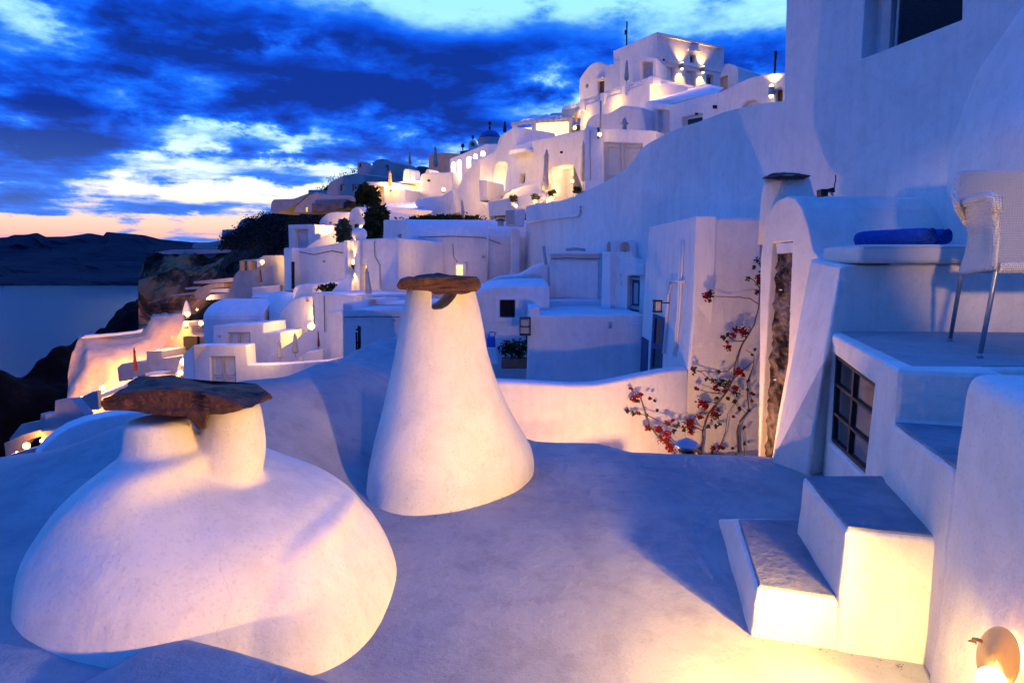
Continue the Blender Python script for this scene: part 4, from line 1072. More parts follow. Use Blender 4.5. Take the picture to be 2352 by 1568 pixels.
umbrella(156.8 + 975 * .16, 689.9 + 670 * .16, 689.9 + 1110 * .16, 55, 'dark red closed umbrella before the ochre cave wall', 'canvasR', .16)
for x, y, Y, pw_, sz, lb in [(1712, 195, 63, 260, .42, 'bright lamp at the foot of the cone shaped chimney'), (1690, 340, 61, 260, .40, 'bright lamp on the pink ruined wall'), (1905, 328, 60, 160, .36, 'bright lamp at the corner of the blue vaulted house'),
                        (1850, 130, 64, 25, .16, 'tiny lamp high on the cliff steps'), (1660, 880, 54, 420, .50, 'largest of the lamps beside the shuttered house'), (1610, 1040, 53, 200, .34, 'middle lamp on the steps beside the shuttered house'),
                        (1565, 1105, 52, 120, .28, 'lowest lamp on the steps beside the shuttered house'), (490, 1255, 52, 450, .38, 'bright lamp on the steps left of the brown slab'), (200, 1400, 50, 300, .30, 'half hidden lamp at the foot of the ochre cave wall')]:
    lantern(156.8 + x * .16, 689.9 + y * .16, Y, lb, pw_, sz, (1, .46, .10))
glow(200, 880, 62, 1500, .4, (1, .42, .08)); glow(260, 800, 68, 2600, .4, (1, .42, .08)); glow(330, 745, 72, 1200, .4, (1, .45, .1)); glow(385, 780, 60, 700, .3, (1, .42, .1)); glow(220, 800, 66, 1500, .4, (1, .42, .08))
lt = H('yellow lit niche house with a wavy outline beside the shuttered house', 416, 840, 56)
wall(lt, 'wall', Pl(380, 56, 440, 56, 850), k('F', (1590, 860), (1640, 800), (1720, 790), (1745, 850), (1740, 950), (1690, 1000), (1680, 1080), (1600, 1130), (1500, 1120), (1560, 980)), 2, 'plaster', bevel=.1)
# orange courtyard at the far left edge
oc = H('orange lit courtyard walls at the lower left edge', 70, 1000, 30)
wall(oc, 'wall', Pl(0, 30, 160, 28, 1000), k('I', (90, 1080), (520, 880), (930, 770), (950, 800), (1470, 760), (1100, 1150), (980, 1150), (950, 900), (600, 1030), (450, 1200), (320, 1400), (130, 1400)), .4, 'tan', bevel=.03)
wall(oc, 'back_wall', Pl(0, 31, 160, 30, 1000), k('I', (200, 1000), (480, 650), (920, 560), (930, 400), (1480, 380), (1480, 800), (950, 830), (520, 920), (250, 1020)), .5, 'greywall', bevel=.03)
wall(oc, 'low_wall', Pl(0, 27, 160, 27, 1000), k('I', (380, 1300), (700, 1210), (1080, 1150), (1100, 1500), (0, 1500), (120, 1390)), .5, 'greywall', bevel=.03)
wall(oc, 'blue_wall', Pl(0, 30.5, 160, 29.5, 1000), k('I', (1260, 100), (1640, 60), (1960, 440), (1500, 760), (1030, 790), (1040, 410), (1250, 400)), .5, 'greywall', bevel=.03)
lantern(61, 909.4 + 114, 28.5, 'yellow glowing lamp in the orange courtyard', 60, .26, (1, .42, .06)); lantern(96, 909.4 + 102, 28.8, 'small triangular lamp right of the yellow courtyard lamp', 30, .14, (1, .42, .06)); lantern(39, 909.4 + 129, 27.5, 'tiny lamp at the bottom of the orange courtyard', 12, .08, (1, .42, .06))

# ---------------------------------------------------------------- big sloping house on the right (retaining mass)
plW = Pl(1200, 21.7, 1978, 8.0, 450)
bw = H('huge smooth blue white house wall rising from the middle to the top right corner', 1900, 500, 9)
cont = k('5', (270, 1568), (430, 1490), (540, 1420), (620, 1350), (665, 1290), (700, 1230), (745, 1185), (800, 1150), (900, 1095), (1000, 1040), (1120, 1000), (1250, 960), (1350, 920), (1450, 880), (1550, 853), (1650, 830), (1800, 800), (1900, 785), (2030, 770))
hole = [(1978, 136), (1988, -30), (2212, -60), (2209, 46)]
ol = [(1206, 760), (1208, 474)] + k('E', (1200, 1330), (1380, 1305), (1500, 1298), (1600, 1270), (1730, 1225)) + cont[1:] + [(1808, -90), (2430, -90), (2430, 760)]
wall(bw, 'wall', plW, ol, 3.0, 'plasterN', [hole], .22, .09)
wq = [(2040, -30), (2212, -60), (2209, 46), (2030, 118)]
wd = window(bw, plW, wq, .19, 1, 1, pane='slate', frame='greywood', t=.035)
qpart(wd, 'louvres', plW, wq, .15, .168, 'glass', [(.05, .03 + .028 * i, .96, .042 + .028 * i) for i in range(34)])
qpart(wd, 'jamb_board', plW, [(2014, -30), (2034, -30), (2026, 118), (2006, 127)], .10, .21, 'greywood')
qpart(wd, 'sill', plW, k('d', (860, 392), (1490, 150), (1490, 128), (870, 372)), .06, .21, 'greywood')
# bulging buttress at the right edge
rows = []
for i in range(26):
    y = -80 + i * 30
    xc = float(np.interp(y, [-80, 6, 162, 309, 422, 700], [2420, 2352, 2245, 2189, 2173, 2165]))
    row = []
    for j in range(9):
        f = j / 8
        row.append(plW.hit(xc + 330 * f, y, .02 - .75 * math.sin(f * math.pi / 2) * min(1, max(.05, (y + 120) / 420))))
    rows.append(row)
sheetpix(bw, 'buttress', rows, .04, 'plasterN')
# small details on the wall
ac = H('white air conditioning unit on a bracket at the wall end under the terrace', 1170, 495, 20.5, 'air conditioner', 'air_conditioner')
pac = Pl(1158, 19.9, 1206, 19.9, 495)
wall(ac, 'case', pac, k('a', (372, 42), (540, 36), (530, 180), (375, 172)), .3, 'acwhite', bevel=.03)
qpart(ac, 'grille', pac, k('a', (376, 48), (448, 45), (446, 160), (378, 165)), -.02, .02, 'steel')
tubes(ac, 'pipe', [[plW.hit(*q, -.04) for q in k('a', (560, 150), (700, 125), (860, 105), (980, 90), (998, 60), (1000, 10))]], .035, 'plaster')
vt = H('short metal vent with a flat rain cap beside the air conditioning unit', 1150, 510, 20.5, 'vent', 'roof_vent')
b0 = P(1150, 519, 20.6); link('pipe', lathe(b0, [(.10, 0), (.10, .18)], 10), 'steel', vt); link('cap', lathe(b0 + Vector((0, 0, .16)), [(.17, 0), (.16, .02), (.05, .07)], 10), 'basalt', vt)

# ---------------------------------------------------------------- block by the courtyard
ba = H('tall plain cube house with a stained rim behind the bougainvillea', 1600, 700, 9.2)
pA1 = Pl(1491, 11.4, 1599, 9.0, 510); pA2 = Pl(1599, 9.0, 1747, 9.25, 510)
d1 = k('b', (224, 625), (290, 650), (272, 945), (205, 956)); d2 = k('b', (160, 757), (196, 780), (190, 962), (150, 970))
wall(ba, 'side_wall', pA1, [(1491, 522), (1599, 496), (1592, 700), (1574, 900), (1568, 1080), (1462, 1080), (1474, 760), (1482, 620)], .3, 'stain', [d1, d2], .03, .03)
dd = qpart(ba, 'door', pA1, d1, -.01, .025, 'bluewood', ((0, 0, .2, 1), (.85, 0, 1, 1), (.2, 0, .85, .05), (.2, .5, .85, .6), (.2, .93, .85, 1)))
qpart(dd, 'pane', pA1, d1, .01, .028, 'glass')
qpart(ba, 'door', pA1, d2, -.01, .028, 'bluewood')
wall(ba, 'front_wall', pA2, [(1601, 496.5), (1748, 500), (1752, 1120), (1569, 1120), (1575, 900), (1593, 700)], 2.3, 'plasterN', bevel=.04, vec=Vector((-.02, 2.3, 0)))
for q_ in (((380, 230), (365, 600), (345, 860)), ((325, 440), (310, 520), (300, 640), (282, 850)), ((325, 440), (400, 438))): tubes(ba, 'downpipe', [[pA1.hit(x, y, -.03) for x, y in k('b', *q_)]], .022, 'plaster', 8)
tubes(ba, 'cable', [[pA1.hit(x, y, -.02) for x, y in k('b', (395, 200), (385, 420), (372, 640), (352, 870))]], .02, 'stain', 5)
ll = H('square glass lantern unlit above the blue framed door', 1510, 703, 9.9, 'lantern', 'lantern')
pq = P(1510, 703, 9.75)
bm = bmesh.new(); mbox(bm, pq, Vector((.045, 0, 0)), Vector((0, .045, 0)), Vector((0, 0, .07))); link('glass', finish(bm), 'greywood', ll)
bm = bmesh.new()
for sx in (-1, 1):
    for sy in (-1, 1): mbox(bm, pq + Vector((.05 * sx, .05 * sy, 0)), Vector((.008, 0, 0)), Vector((0, .008, 0)), Vector((0, 0, .09)))
for sz in (-1, 1): mbox(bm, pq + Vector((0, 0, .085 * sz)), Vector((.065, 0, 0)), Vector((0, .065, 0)), Vector((0, 0, .012)))
mbox(bm, pq + Vector((.12, .06, .05)), Vector((.08, 0, 0)), Vector((0, .01, 0)), Vector((0, 0, .01)))
link('frame', finish(bm), 'iron', ll)
# curved peach courtyard wall
cw = H('low curving courtyard wall glowing peach behind the tall chimney', 1350, 950, 8.2, 'courtyard wall', 'courtyard_wall')
rg = []
tab = [(1060, 880, 7.4), (1130, 875, 7.6), (1200, 877.5, 7.75), (1260, 881, 7.9), (1320, 884, 8.05), (1370, 882, 8.2), (1420, 873, 8.35), (1470, 862, 8.5), (1520, 852, 8.7), (1560, 848, 8.85), (1580, 848, 8.95)]
vs = []
for x, y, Y in tab:
    p = P(x, y, Y)
    prof_ = [(0, -2.6), (0, -.05), (.03, -.015), (.08, 0), (.22, 0), (.27, -.015), (.3, -.05), (.3, -2.6)]
    vs.append([Vector((p.x - .1 * a, p.y + a, p.z + b)) for a, b in prof_])
n = 8; link('wall', fixn(mesh([p for c in vs for p in c], [(i * n + j, (i + 1) * n + j, (i + 1) * n + j + 1, i * n + j + 1) for i in range(len(vs) - 1) for j in range(n - 1)])), 'plasterN', cw, smooth=True)
# light in the courtyard
light('courtyard_lamp_light', (1.75, 6.75, -2.35), 130, (1.0, .48, .13), .06)
light('village_fill_light', P(1180, 455, 24.3), 26, WARM, .1)  # unseen fill added in front of the terrace parapet
# metal cowl
cwl = H('small blue grey metal vent with a conical cap at the roof edge', 1577, 1040, 6.1, 'roof vent', 'roof_vent')
b0 = P(1577, 1070, 6.05)
link('pipe', lathe(b0, [(.083, -.1), (.083, .13), (.083, .20)], 20), 'cowl', cwl, smooth=False)
link('cap', lathe(b0 + Vector((0, 0, .20)), [(.105, 0), (.125, .015), (.09, .05), (.02, .085), (.0, .09)], 20), 'cowl', cwl)
link('collar', lathe(b0 + Vector((0, 0, .15)), [(.088, 0), (.088, .03)], 20), 'iron', cwl)
# bougainvillea
bg_ = H('straggling bougainvillea with red bracts climbing the cube house wall', 1640, 1040, 8.6, 'bougainvillea', 'bougainvillea')
def B(x, y, o=-.12):
    (X, Y_), = k('b', (x, y))
    r = pA2.hit(X, Y_, o) if X > 1575 else P(X, Y_, 8.55 if X > 1540 else 8.35)
    return r
stems = [[(500, 1480), (500, 1400), (510, 1290), (540, 1200), (590, 1140), (650, 1060), (680, 1000), (690, 920), (720, 830), (760, 760), (800, 690), (825, 600), (832, 520), (840, 460), (848, 400), (830, 320)],
         [(825, 570), (780, 540), (720, 530), (640, 530), (570, 524)], [(690, 920), (650, 950), (590, 960), (520, 950), (450, 950)], [(650, 1060), (600, 1030), (540, 1000), (500, 960), (440, 945)],
         [(680, 1000), (740, 950), (800, 895), (805, 870), (780, 850), (755, 830)], [(715, 1480), (705, 1300), (720, 1240), (770, 1180), (765, 1100), (760, 1020), (790, 940), (800, 890)],
         [(500, 1440), (430, 1370), (330, 1380), (250, 1330), (200, 1260), (180, 1190), (150, 1110), (95, 1060)], [(360, 1280), (300, 1260), (200, 1215), (130, 1190), (75, 1180)], [(510, 1300), (460, 1270), (400, 1280), (340, 1270), (310, 1230)],
         [(745, 1480), (745, 1380), (730, 1280)], [(250, 1330), (290, 1300), (350, 1360)], [(590, 1140), (520, 1130), (480, 1160)], [(600, 1080), (540, 1075), (470, 1050)], [(745, 780), (690, 780), (640, 740), (605, 765)], [(835, 480), (800, 430), (755, 410)], [(640, 1050), (690, 1090), (700, 1150), (760, 1200)],
         [(560, 1470), (600, 1400), (640, 1300), (650, 1200), (690, 1130)], [(540, 1200), (500, 1190), (470, 1210), (420, 1260)]]
bm = bmesh.new()
for i, s in enumerate(stems):
    pts = [B(*q, o=-.10 - .05 * math.sin(j * 1.3 + i)) for j, q in enumerate(s)]
    dense = []
    for a, b in zip(pts, pts[1:]):
        for f in (0, .5): dense.append(a.lerp(b, f) + Vector((random.uniform(-1, 1), random.uniform(-1, 1), random.uniform(-1, 1))) * .008)
    dense.append(pts[-1])
    tube(bm, dense, [(.018 if i in (0, 5, 6) else .009) * (1 - .6 * t / len(dense)) for t in range(len(dense))], 5)
link('stem', finish(bm), 'bark', bg_, smooth=True)
def leaves(name, spots, mat, size, per):
    bm = bmesh.new(); rnd = random.Random(11)
    for x, y, r in spots:
        for i in range(int(per * max(r, 8) / 12)):
            c = B(x + rnd.gauss(0, r * .55), y + rnd.gauss(0, r * .55), -.12 - rnd.random() * .12)
            a = Vector((rnd.gauss(0, 1), rnd.gauss(0, .6), rnd.gauss(0, 1))).normalized(); b = a.cross(Vector((rnd.gauss(0, .4), -1, rnd.gauss(0, .4)))).normalized(); nn_ = a.cross(b)
            s = size * rnd.uniform(.7, 1.3)
            q = [c - a * s, c + b * s * .55 + nn_ * s * .2, c + a * s, c - b * s * .55 + nn_ * s * .2]
            v = [bm.verts.new(p) for p in q]; bm.faces.new((v[0], v[1], v[2])); bm.faces.new((v[0], v[2], v[3]))
    return link(name, finish(bm), mat, bg_)
reds = [(540, 515, 16), (548, 550, 6), (520, 525, 9), (700, 715, 12), (740, 730, 22), (655, 820, 14), (680, 745, 10), (648, 785, 6), (830, 435, 16), (820, 500, 8), (710, 955, 18), (740, 975, 8), (690, 1050, 12), (580, 1050, 10), (500, 1130, 18), (520, 1150, 12), (575, 1200, 24), (490, 1215, 14),
        (430, 1265, 22), (440, 1305, 10), (435, 1240, 10), (150, 1090, 12), (115, 1115, 16), (95, 1055, 6), (190, 1280, 10), (205, 1110, 6), (300, 1250, 8), (335, 1240, 6), (240, 1290, 12), (300, 1310, 18), (290, 1350, 22), (330, 1400, 14), (310, 1385, 12), (345, 1435, 8), (260, 1280, 8), (570, 1395, 10), (610, 1390, 10), (640, 1450, 12),
        (790, 1080, 5), (630, 1070, 8), (130, 1190, 6), (520, 1160, 12), (500, 1440, 10), (685, 1215, 5), (468, 1050, 5), (790, 1125, 4)]
greens = [(450, 940, 12), (460, 955, 10), (530, 1000, 10), (570, 1010, 14), (600, 1030, 12), (640, 1030, 18), (700, 1080, 14), (690, 1130, 12), (720, 1170, 12), (550, 500, 10), (820, 320, 10), (800, 360, 10), (840, 340, 12), (850, 390, 12), (770, 420, 10), (830, 410, 14), (625, 760, 14), (650, 745, 10), (600, 960, 8), (75, 1185, 10), (110, 1200, 8), (185, 1205, 8), (245, 1180, 6),
          (230, 1125, 6), (200, 1270, 8), (260, 1330, 10), (370, 1260, 14), (400, 1290, 10), (540, 1270, 10), (580, 1270, 8), (610, 1260, 6), (680, 1400, 8), (745, 1280, 8), (745, 1370, 6), (745, 1440, 8), (700, 1440, 8), (540, 1440, 14), (500, 1440, 14), (590, 1440, 12), (560, 1420, 12), (770, 1010, 6), (765, 1060, 5), (815, 510, 8), (805, 830, 4), (790, 860, 4),
          (660, 1010, 8), (620, 1010, 14), (590, 1060, 10), (490, 1390, 10), (340, 1300, 12), (520, 1450, 16), (480, 1460, 12), (770, 1180, 6), (650, 1110, 8), (590, 1110, 8)]
leaves('bracts', [(x, y, r * 1.2) for x, y, r in reds], 'bract', .021, 30); leaves('leaves', greens + [(x + 12, y + 8, r * .8) for x, y, r in reds[::2]], 'leaf', .022, 17)
# plant pot rim at wall foot
pt = H('round dark clay pot peeping over the roof edge by the courtyard wall', 1452, 1046, 7.3, 'plant pot', 'plant_pot')
b0 = P(1452, 1078, 7.4); link('pot', lathe(b0 + Vector((0, 0, -.45)), [(.13, 0), (.2, .4), (.22, .5), (.2, .55), (.15, .56)], 18), 'terracotta', pt, smooth=True)

# ---------------------------------------------------------------- middle courtyard buildings
be = H('flat topped box house with a low parapet in the centre of the courtyard', 1340, 800, 12)
pE = Pl(1212, 12.0, 1476, 12.0, 723)
ztop = pE.hit(1300, 724).z
wall(be, 'front_wall', pE, [(1214, 724.5), (1480, 723), (1478, 905), (1210, 905)], 3.2, 'plasterN', bevel=.03, vec=Vector((.02, 3.3, 0)))
xl, xr = pE.hit(1214, 724).x, pE.hit(1480, 724).x
hull(be, 'parapet', [Vector((a, b, c)) for a in (xl + .01, xl + .22) for b in (12.02, 15.2) for c in (ztop - .02, ztop + .14)], 'plaster', .03)
hull(be, 'parapet', [Vector((a, b, c)) for a in (xl + .2, xr + .3) for b in (14.95, 15.25) for c in (ztop - .02, ztop + .16)], 'plaster', .03)
wall(be, 'pilaster', pE, k('a', (1420, 985), (1512, 985), (1495, 1560), (1412, 1560)), .1, 'plaster', off=-.10, bevel=.02)
bf = H('low house with a black square window between the tall chimney and the box house', 1165, 740, 13.5)
pF_ = Pl(1100, 13.5, 1262, 13.5, 700)
win = k('a', (324, 792), (454, 792), (453, 942), (324, 940))
wall(bf, 'wall', pF_, [(1070, 684), (1090, 672), (1115, 664), (1140, 660), (1190, 657), (1262, 656), (1264, 880), (1070, 880)], 3, 'plasterN', [win], .16, .04, vec=Vector((0, 2.5, .12)))
wn = window(bf, pF_, win, .10, 1, 1, pane='dark', frame='bluewood', t=.05)
qpart(wn, 'surround', pF_, k('a', (292, 765), (490, 765), (490, 975), (294, 975)), -.035, .02, 'plaster', ((0, 0, .15, 1), (.83, 0, 1, 1), (.15, 0, .83, .12), (.15, .86, .83, 1)))
rmp = H('sloping white buttress roof above the black square window', 1190, 640, 16.5, 'roof', 'sloping_roof')
wall(rmp, 'slope', FP(16.4), k('a', (130, 720), (200, 650), (310, 600), (400, 590), (500, 580), (600, 520), (690, 480), (745, 500), (745, 700), (300, 700)), 2.5, 'plasterN', bevel=.08)
bl = H('square lantern on the corner of the box house', 1207, 749, 11.9, 'lantern', 'lantern')
pq = P(1206, 749, 11.85)
bm = bmesh.new(); mbox(bm, pq, Vector((.07, 0, 0)), Vector((0, .07, 0)), Vector((0, 0, .13))); link('glass', finish(bm), 'greywood', bl)
bm = bmesh.new()
for sx in (-1, 1):
    for sy in (-1, 1): mbox(bm, pq + Vector((.095 * sx, .095 * sy, 0)), Vector((.01, 0, 0)), Vector((0, .01, 0)), Vector((0, 0, .17)))
for sz in (-1, 0, 1): mbox(bm, pq + Vector((0, 0, .16 * sz)), Vector((.105, 0, 0)), Vector((0, .105, 0)), Vector((0, 0, .012)))
link('frame', finish(bm), 'iron', bl)
# planter
pp = H('long clay planter of geraniums beside the box house wall', 1180, 830, 12.8, 'planter', 'planter')
bb = P(1183, 833, 12.7)
bm = bmesh.new(); mbox(bm, bb, Vector((.28, 0, 0)), Vector((0, .14, 0)), Vector((0, 0, .10))); link('trough', finish(bm), 'terracotta', pp, .02)
foliage(pp, 'leaves', bb + Vector((0, 0, .26)), (.34, .2, .2), 700, .035, 'leaf', 3)
foliage(pp, 'leaves', bb + Vector((.28, 0, .5)), (.10, .15, .45), 300, .035, 'leaf', 5)
foliage(pp, 'flowers', bb + Vector((-.18, -.05, .42)), (.18, .1, .12), 26, .03, 'bract', 4)
cn = H('blue watering can on a white block left of the planter', 1129, 790, 12.9, 'watering can', 'watering_can')
b0 = P(1128, 797, 12.8)
link('body', lathe(b0, [(.09, 0), (.09, .18), (.06, .22)], 14), 'bluepaint', cn); tubes(cn, 'handle', [[b0 + Vector((.06, 0, .2)), b0 + Vector((.1, 0, .3)), b0 + Vector((-.02, 0, .32)), b0 + Vector((-.05, 0, .22))]], .012, 'bluepaint')
st2 = H('rough white block carrying the blue watering can', 1130, 815, 12.9, 'block', 'stone_block')
hull(st2, 'block', [P(x, y, Y) for x, y in ((1118, 797), (1140, 798), (1146, 838), (1112, 838)) for Y in (12.6, 13.2)], 'stain', .03)

bgd = H('blank white wall panel under a projecting coping in the courtyard', 1320, 630, 15.5)
pGd = Pl(1255, 15.6, 1390, 15.2, 640)
wall(bgd, 'wall', pGd, k('a', (738, 410), (1182, 408), (1178, 900), (745, 900), (742, 760)), 3, 'plasterN', bevel=.03)
wall(bgd, 'coping', pGd, k('a', (730, 396), (1186, 396), (1186, 412), (730, 414)), .5, 'plaster', off=-.14, bevel=.02)
wall(bgd, 'inner_panel', pGd, k('a', (785, 460), (1150, 462), (1150, 900), (795, 900)), .1, 'plasterN', off=-.05, bevel=.02)
tubes(bgd, 'pipe', [[pGd.hit(*q, -.08) for q in k('a', (690, 345), (700, 420), (712, 500))]], .04, 'greywall')
tubes(bgd, 'pipe', [[pGd.hit(*q, -.08) for q in k('a', (880, 375), (960, 368), (1040, 378))]], .04, 'greywall')
bh = H('white house front with a blue panelled door and two small round topped roof vents', 1440, 650, 13.5)
pH = Pl(1383, 14.2, 1484, 13.2, 640)
bd = [(1441, 632), (1470, 634), (1468, 718), (1440, 714)]
wall(bh, 'wall', pH, [(1383, 579), (1393, 578), (1394, 560), (1398, 553), (1403, 560), (1405, 578), (1419, 578), (1421, 562), (1428, 554), (1438, 551), (1446, 560), (1449, 578), (1452, 590), (1464, 594), (1476, 596), (1492, 598), (1490, 780), (1383, 780)], 2.5, 'plasterN',
     [bd, k('a', (1216, 390), (1222, 325), (1238, 305), (1250, 325), (1252, 390)), k('a', (1318, 390), (1325, 330), (1355, 306), (1395, 312), (1410, 345), (1410, 392))], .22, .02)
dd = qpart(bh, 'door', pH, bd, .12, .18, 'bluewood')
qpart(dd, 'panel', pH, bd, .09, .13, 'greywood', ((.1, .04, .9, .12), (.28, .2, .72, .78), (.1, .84, .9, .94), (.06, .14, .16, .82), (.84, .14, .94, .82)))
qpart(dd, 'panel_frame', pH, bd, .07, .10, 'bluewood', ((.24, .17, .76, .2), (.24, .78, .76, .81), (.24, .2, .3, .78), (.7, .2, .76, .78)))
wall(bh, 'lintel', pH, k('a', (1352, 500), (1530, 500), (1530, 585), (1395, 585), (1352, 530)), .3, 'plaster', off=-.12, bevel=.02)
wall(bh, 'pilaster', pH, k('a', (1182, 396), (1250, 396), (1245, 900), (1170, 900)), .3, 'plaster', off=-.15, bevel=.03)
qpart(bh, 'stone_boss', pH, k('a', (1318, 572), (1338, 572), (1338, 600), (1318, 600)), -.05, .02, 'stain'); qpart(bh, 'stone_boss', pH, k('a', (1320, 635), (1344, 632), (1344, 672), (1322, 674)), -.05, .02, 'stain')

# ---------------------------------------------------------------- vault house with lit window
def arch(x0, x1, ytop, ybot, n=9):
    r = (x1 - x0) / 2; cx = (x0 + x1) / 2
    return [(x0, ybot)] + [(cx - r * math.cos(math.pi * i / n), ytop + r - r * math.sin(math.pi * i / n)) for i in range(n + 1)] + [(x1, ybot)]
bi = H('long barrel vaulted house with one small yellow window behind the tall chimney', 1040, 570, 21.5)
pI = Pl(880, 23, 949, 21.5, 560)
hs = [k('2', (1455, 900), (1490, 900), (1490, 1032), (1455, 1032)), k('2', (1452, 1130), (1476, 1130), (1476, 1176), (1452, 1176)), k('2', (1440, 1190), (1520, 1190), (1520, 1495), (1440, 1510))]
wall(bi, 'vault', pI, k('2', (1322, 1560), (1326, 765), (1375, 772), (1440, 765), (1482, 762), (1520, 780), (1556, 812), (1582, 855), (1600, 910), (1600, 1560)), 3, 'plasterN', hs, .25, .06, vec=Vector((4.6, .35, 0)))
for h in hs[:2]: qpart(bi, 'slit_window', pI, h, .12, .2, 'greywall')
door(bi, pI, hs[2], .2, 'tan', 1)
pI2 = Pl(949, 21.45, 1200, 21.8, 620)
wq = k('2', (1992, 1170), (2062, 1170), (2062, 1284), (1994, 1284))
wf = window(bi, pI2, wq, -.05, 1, 2, pane='litpane', frame='plaster', t=.1)
qpart(wf, 'surround', pI2, k('2', (1985, 1160), (2090, 1160), (2090, 1290), (1985, 1290)), -.06, .03, 'plaster', ((0, 0, .08, 1), (.74, 0, 1, 1), (0, 0, 1, .08)))
wall(bi, 'end_column', Pl(1160, 20.9, 1200, 20.9, 600), k('a', (412, 190), (496, 188), (490, 545), (510, 600), (400, 600), (418, 540)), .6, 'plasterN', bevel=.06)
glow(1056, 622, 20.9, 4, .05)
th_ = H('square white tower block with a tall uplit corner left of the vault house', 850, 600, 19)
pT = Pl(797, 19.3, 912, 18.7, 600)
dq = k('2', (1132, 1178), (1168, 1178), (1166, 1500), (1136, 1500))
wall(th_, 'wall', pT, k('2', (990, 960), (1020, 950), (1330, 932), (1458, 930), (1470, 1600), (1010, 1600)), 3, 'plasterN', [dq], .25, .05)
qpart(th_, 'lit_doorway', pT, dq, .18, .26, 'litdoor')
qpart(th_, 'corner_strip', pT, k('2', (1078, 955), (1130, 952), (1130, 1560), (1082, 1560)), -.12, .03, 'plaster')
qpart(th_, 'corner_strip', pT, k('2', (990, 960), (1022, 955), (1032, 1560), (1012, 1560)), -.14, .03, 'plaster')
pq = pT.hit(812, 602, -.08)
tt = thing('wall_lamp', 'uplight between two ribs of the square white tower', 'wall lamp', pq, 'small wall lamps lit across the village')
link('bulb', sphere_me(pq, .07, 8), 'bulb', tt); link('housing', lathe(pq - Vector((0, 0, .22)), [(.03, 0), (.09, .14)], 8), 'iron', tt)
light('uplight', pq + Vector((0, -.1, .12)), 30, WARM, .05, spot=70, aim=pq + Vector((0, .25, 2.4)), blend=.7)
light('downlight', pq + Vector((0, -.1, -.3)), 26, WARM, .05, spot=80, aim=pq + Vector((0, .25, -3)), blend=.7)
ur = H('round white urn on the corner of the square tower', 826, 540, 19.3, 'urn', 'urn')
link('bowl', lathe(P(826, 553, 19.3), [(.1, -.05), (.17, .04), (.23, .16), (.22, .28), (.14, .37), (.05, .4)], 18), 'plaster', ur, smooth=True)
umbrella(842, 616, 695, 16.4, 'pale closed umbrella against the square tower left of the tall chimney', 'canvas', .26, lean=6)
bk = H('long blue shaded back wall with a projecting pier above the small vault', 720, 610, 22)
pK = Pl(651, 23, 797, 21, 610)
wall(bk, 'wall', pK, k('2', (488, 1040), (760, 1005), (990, 960), (1005, 1560), (490, 1560)), 1.0, 'plasterN', bevel=.05)
wall(bk, 'pier', pK, k('2', (410, 1022), (486, 1022), (490, 1420), (420, 1420)), .8, 'plasterN', off=-.3, bevel=.05)
wall(bk, 'downpipe', pK, k('2', (481, 1150), (489, 1150), (491, 1400), (483, 1400)), .1, 'iron', off=-.36, bevel=0)
wg = H('triangular peach lit wing wall in front of the square tower', 785, 660, 17.6, 'stair wall', 'stair_wall')
wall(wg, 'wall', FP(17.6), k('2', (848, 1425), (925, 1340), (1003, 1268), (1006, 1480), (850, 1480)), .4, 'plaster', bevel=.02)
wall(wg, 'curved_wall', FP(18.6), k('2', (490, 1410), (520, 1370), (600, 1352), (700, 1350), (800, 1330), (880, 1318), (940, 1315), (960, 1500), (490, 1500)), .5, 'plaster', bevel=.05)
bsx = H('small dark shrub on the white ledge below the back wall', 756, 662, 18, 'shrub', 'shrub')
foliage(bsx, 'foliage', P(756, 662, 18), (.34, .2, .13), 260, .06, 'leaf', 8)
l5 = H('plain lilac white block house between the small vault and the tall chimney', 770, 740, 16.5)
p5 = Pl(719, 17, 829, 16, 700)
wall(l5, 'wall', p5, k('3', (1150, 330), (1235, 335), (1590, 368), (1590, 1200), (1190, 1200), (1165, 700)), 2, 'plasterN', bevel=.04)
wall(l5, 'pilaster', p5, k('3', (1302, 525), (1420, 500), (1425, 1200), (1312, 1200)), .3, 'plasterN', off=-.25, bevel=.03)
l6 = H('flat roofed box with a sun terrace just left of the tall chimney', 870, 780, 13)
p6 = FP(13.2)
wall(l6, 'wall', p6, k('3', (1420, 492), (1990, 482), (2060, 482), (2060, 1250), (1430, 1250)), 1, 'plasterN', bevel=.03, vec=Vector((.3, 4.5, 0)))
zt6 = p6.hit(800, 710).z; xa6 = p6.hit(787, 710).x
hull(l6, 'parapet', [Vector((xa6 + a, b, c)) for a, b in ((0, 13.22), (.2, 13.22), (.3, 17.5), (.5, 17.5)) for c in (zt6 - .02, zt6 + .12)], 'plaster', .02)
sb = H('flat white sun lounger on the box terrace beside the tall chimney', 900, 700, 15, 'sun lounger', 'sun_lounger')
q0 = P(862, 706, 14.8); zf = zt6
bm = bmesh.new(); mbox(bm, Vector((q0.x + .25, 14.8, zf + .22)), Vector((.62, 0, 0)), Vector((0, .3, 0)), Vector((0, 0, .025))); link('bed', finish(bm), 'wood', sb, .01)
bm = bmesh.new(); mbox(bm, Vector((q0.x + 1.12, 14.8, zf + .36)), Vector((.32, 0, .16)), Vector((0, .3, 0)), Vector((-.012, 0, .024))); link('headrest', finish(bm), 'wood', sb, .01)
for a in (-.5, .9):
    for b in (-.25, .25):
        bm = bmesh.new(); mbox(bm, Vector((q0.x + .1 + a, 14.8 + b, zf + .1)), Vector((.02, 0, 0)), Vector((0, .02, 0)), Vector((0, 0, .1))); link('leg', finish(bm), 'wood', sb)
rp = H('pair of thin black iron railing posts before the lilac box wall', 823, 800, 12.6, 'railing', 'railing')
def v3(x, y, Y=12.2): (a, b), = k('3', (x, y)); return P(a, b, Y)
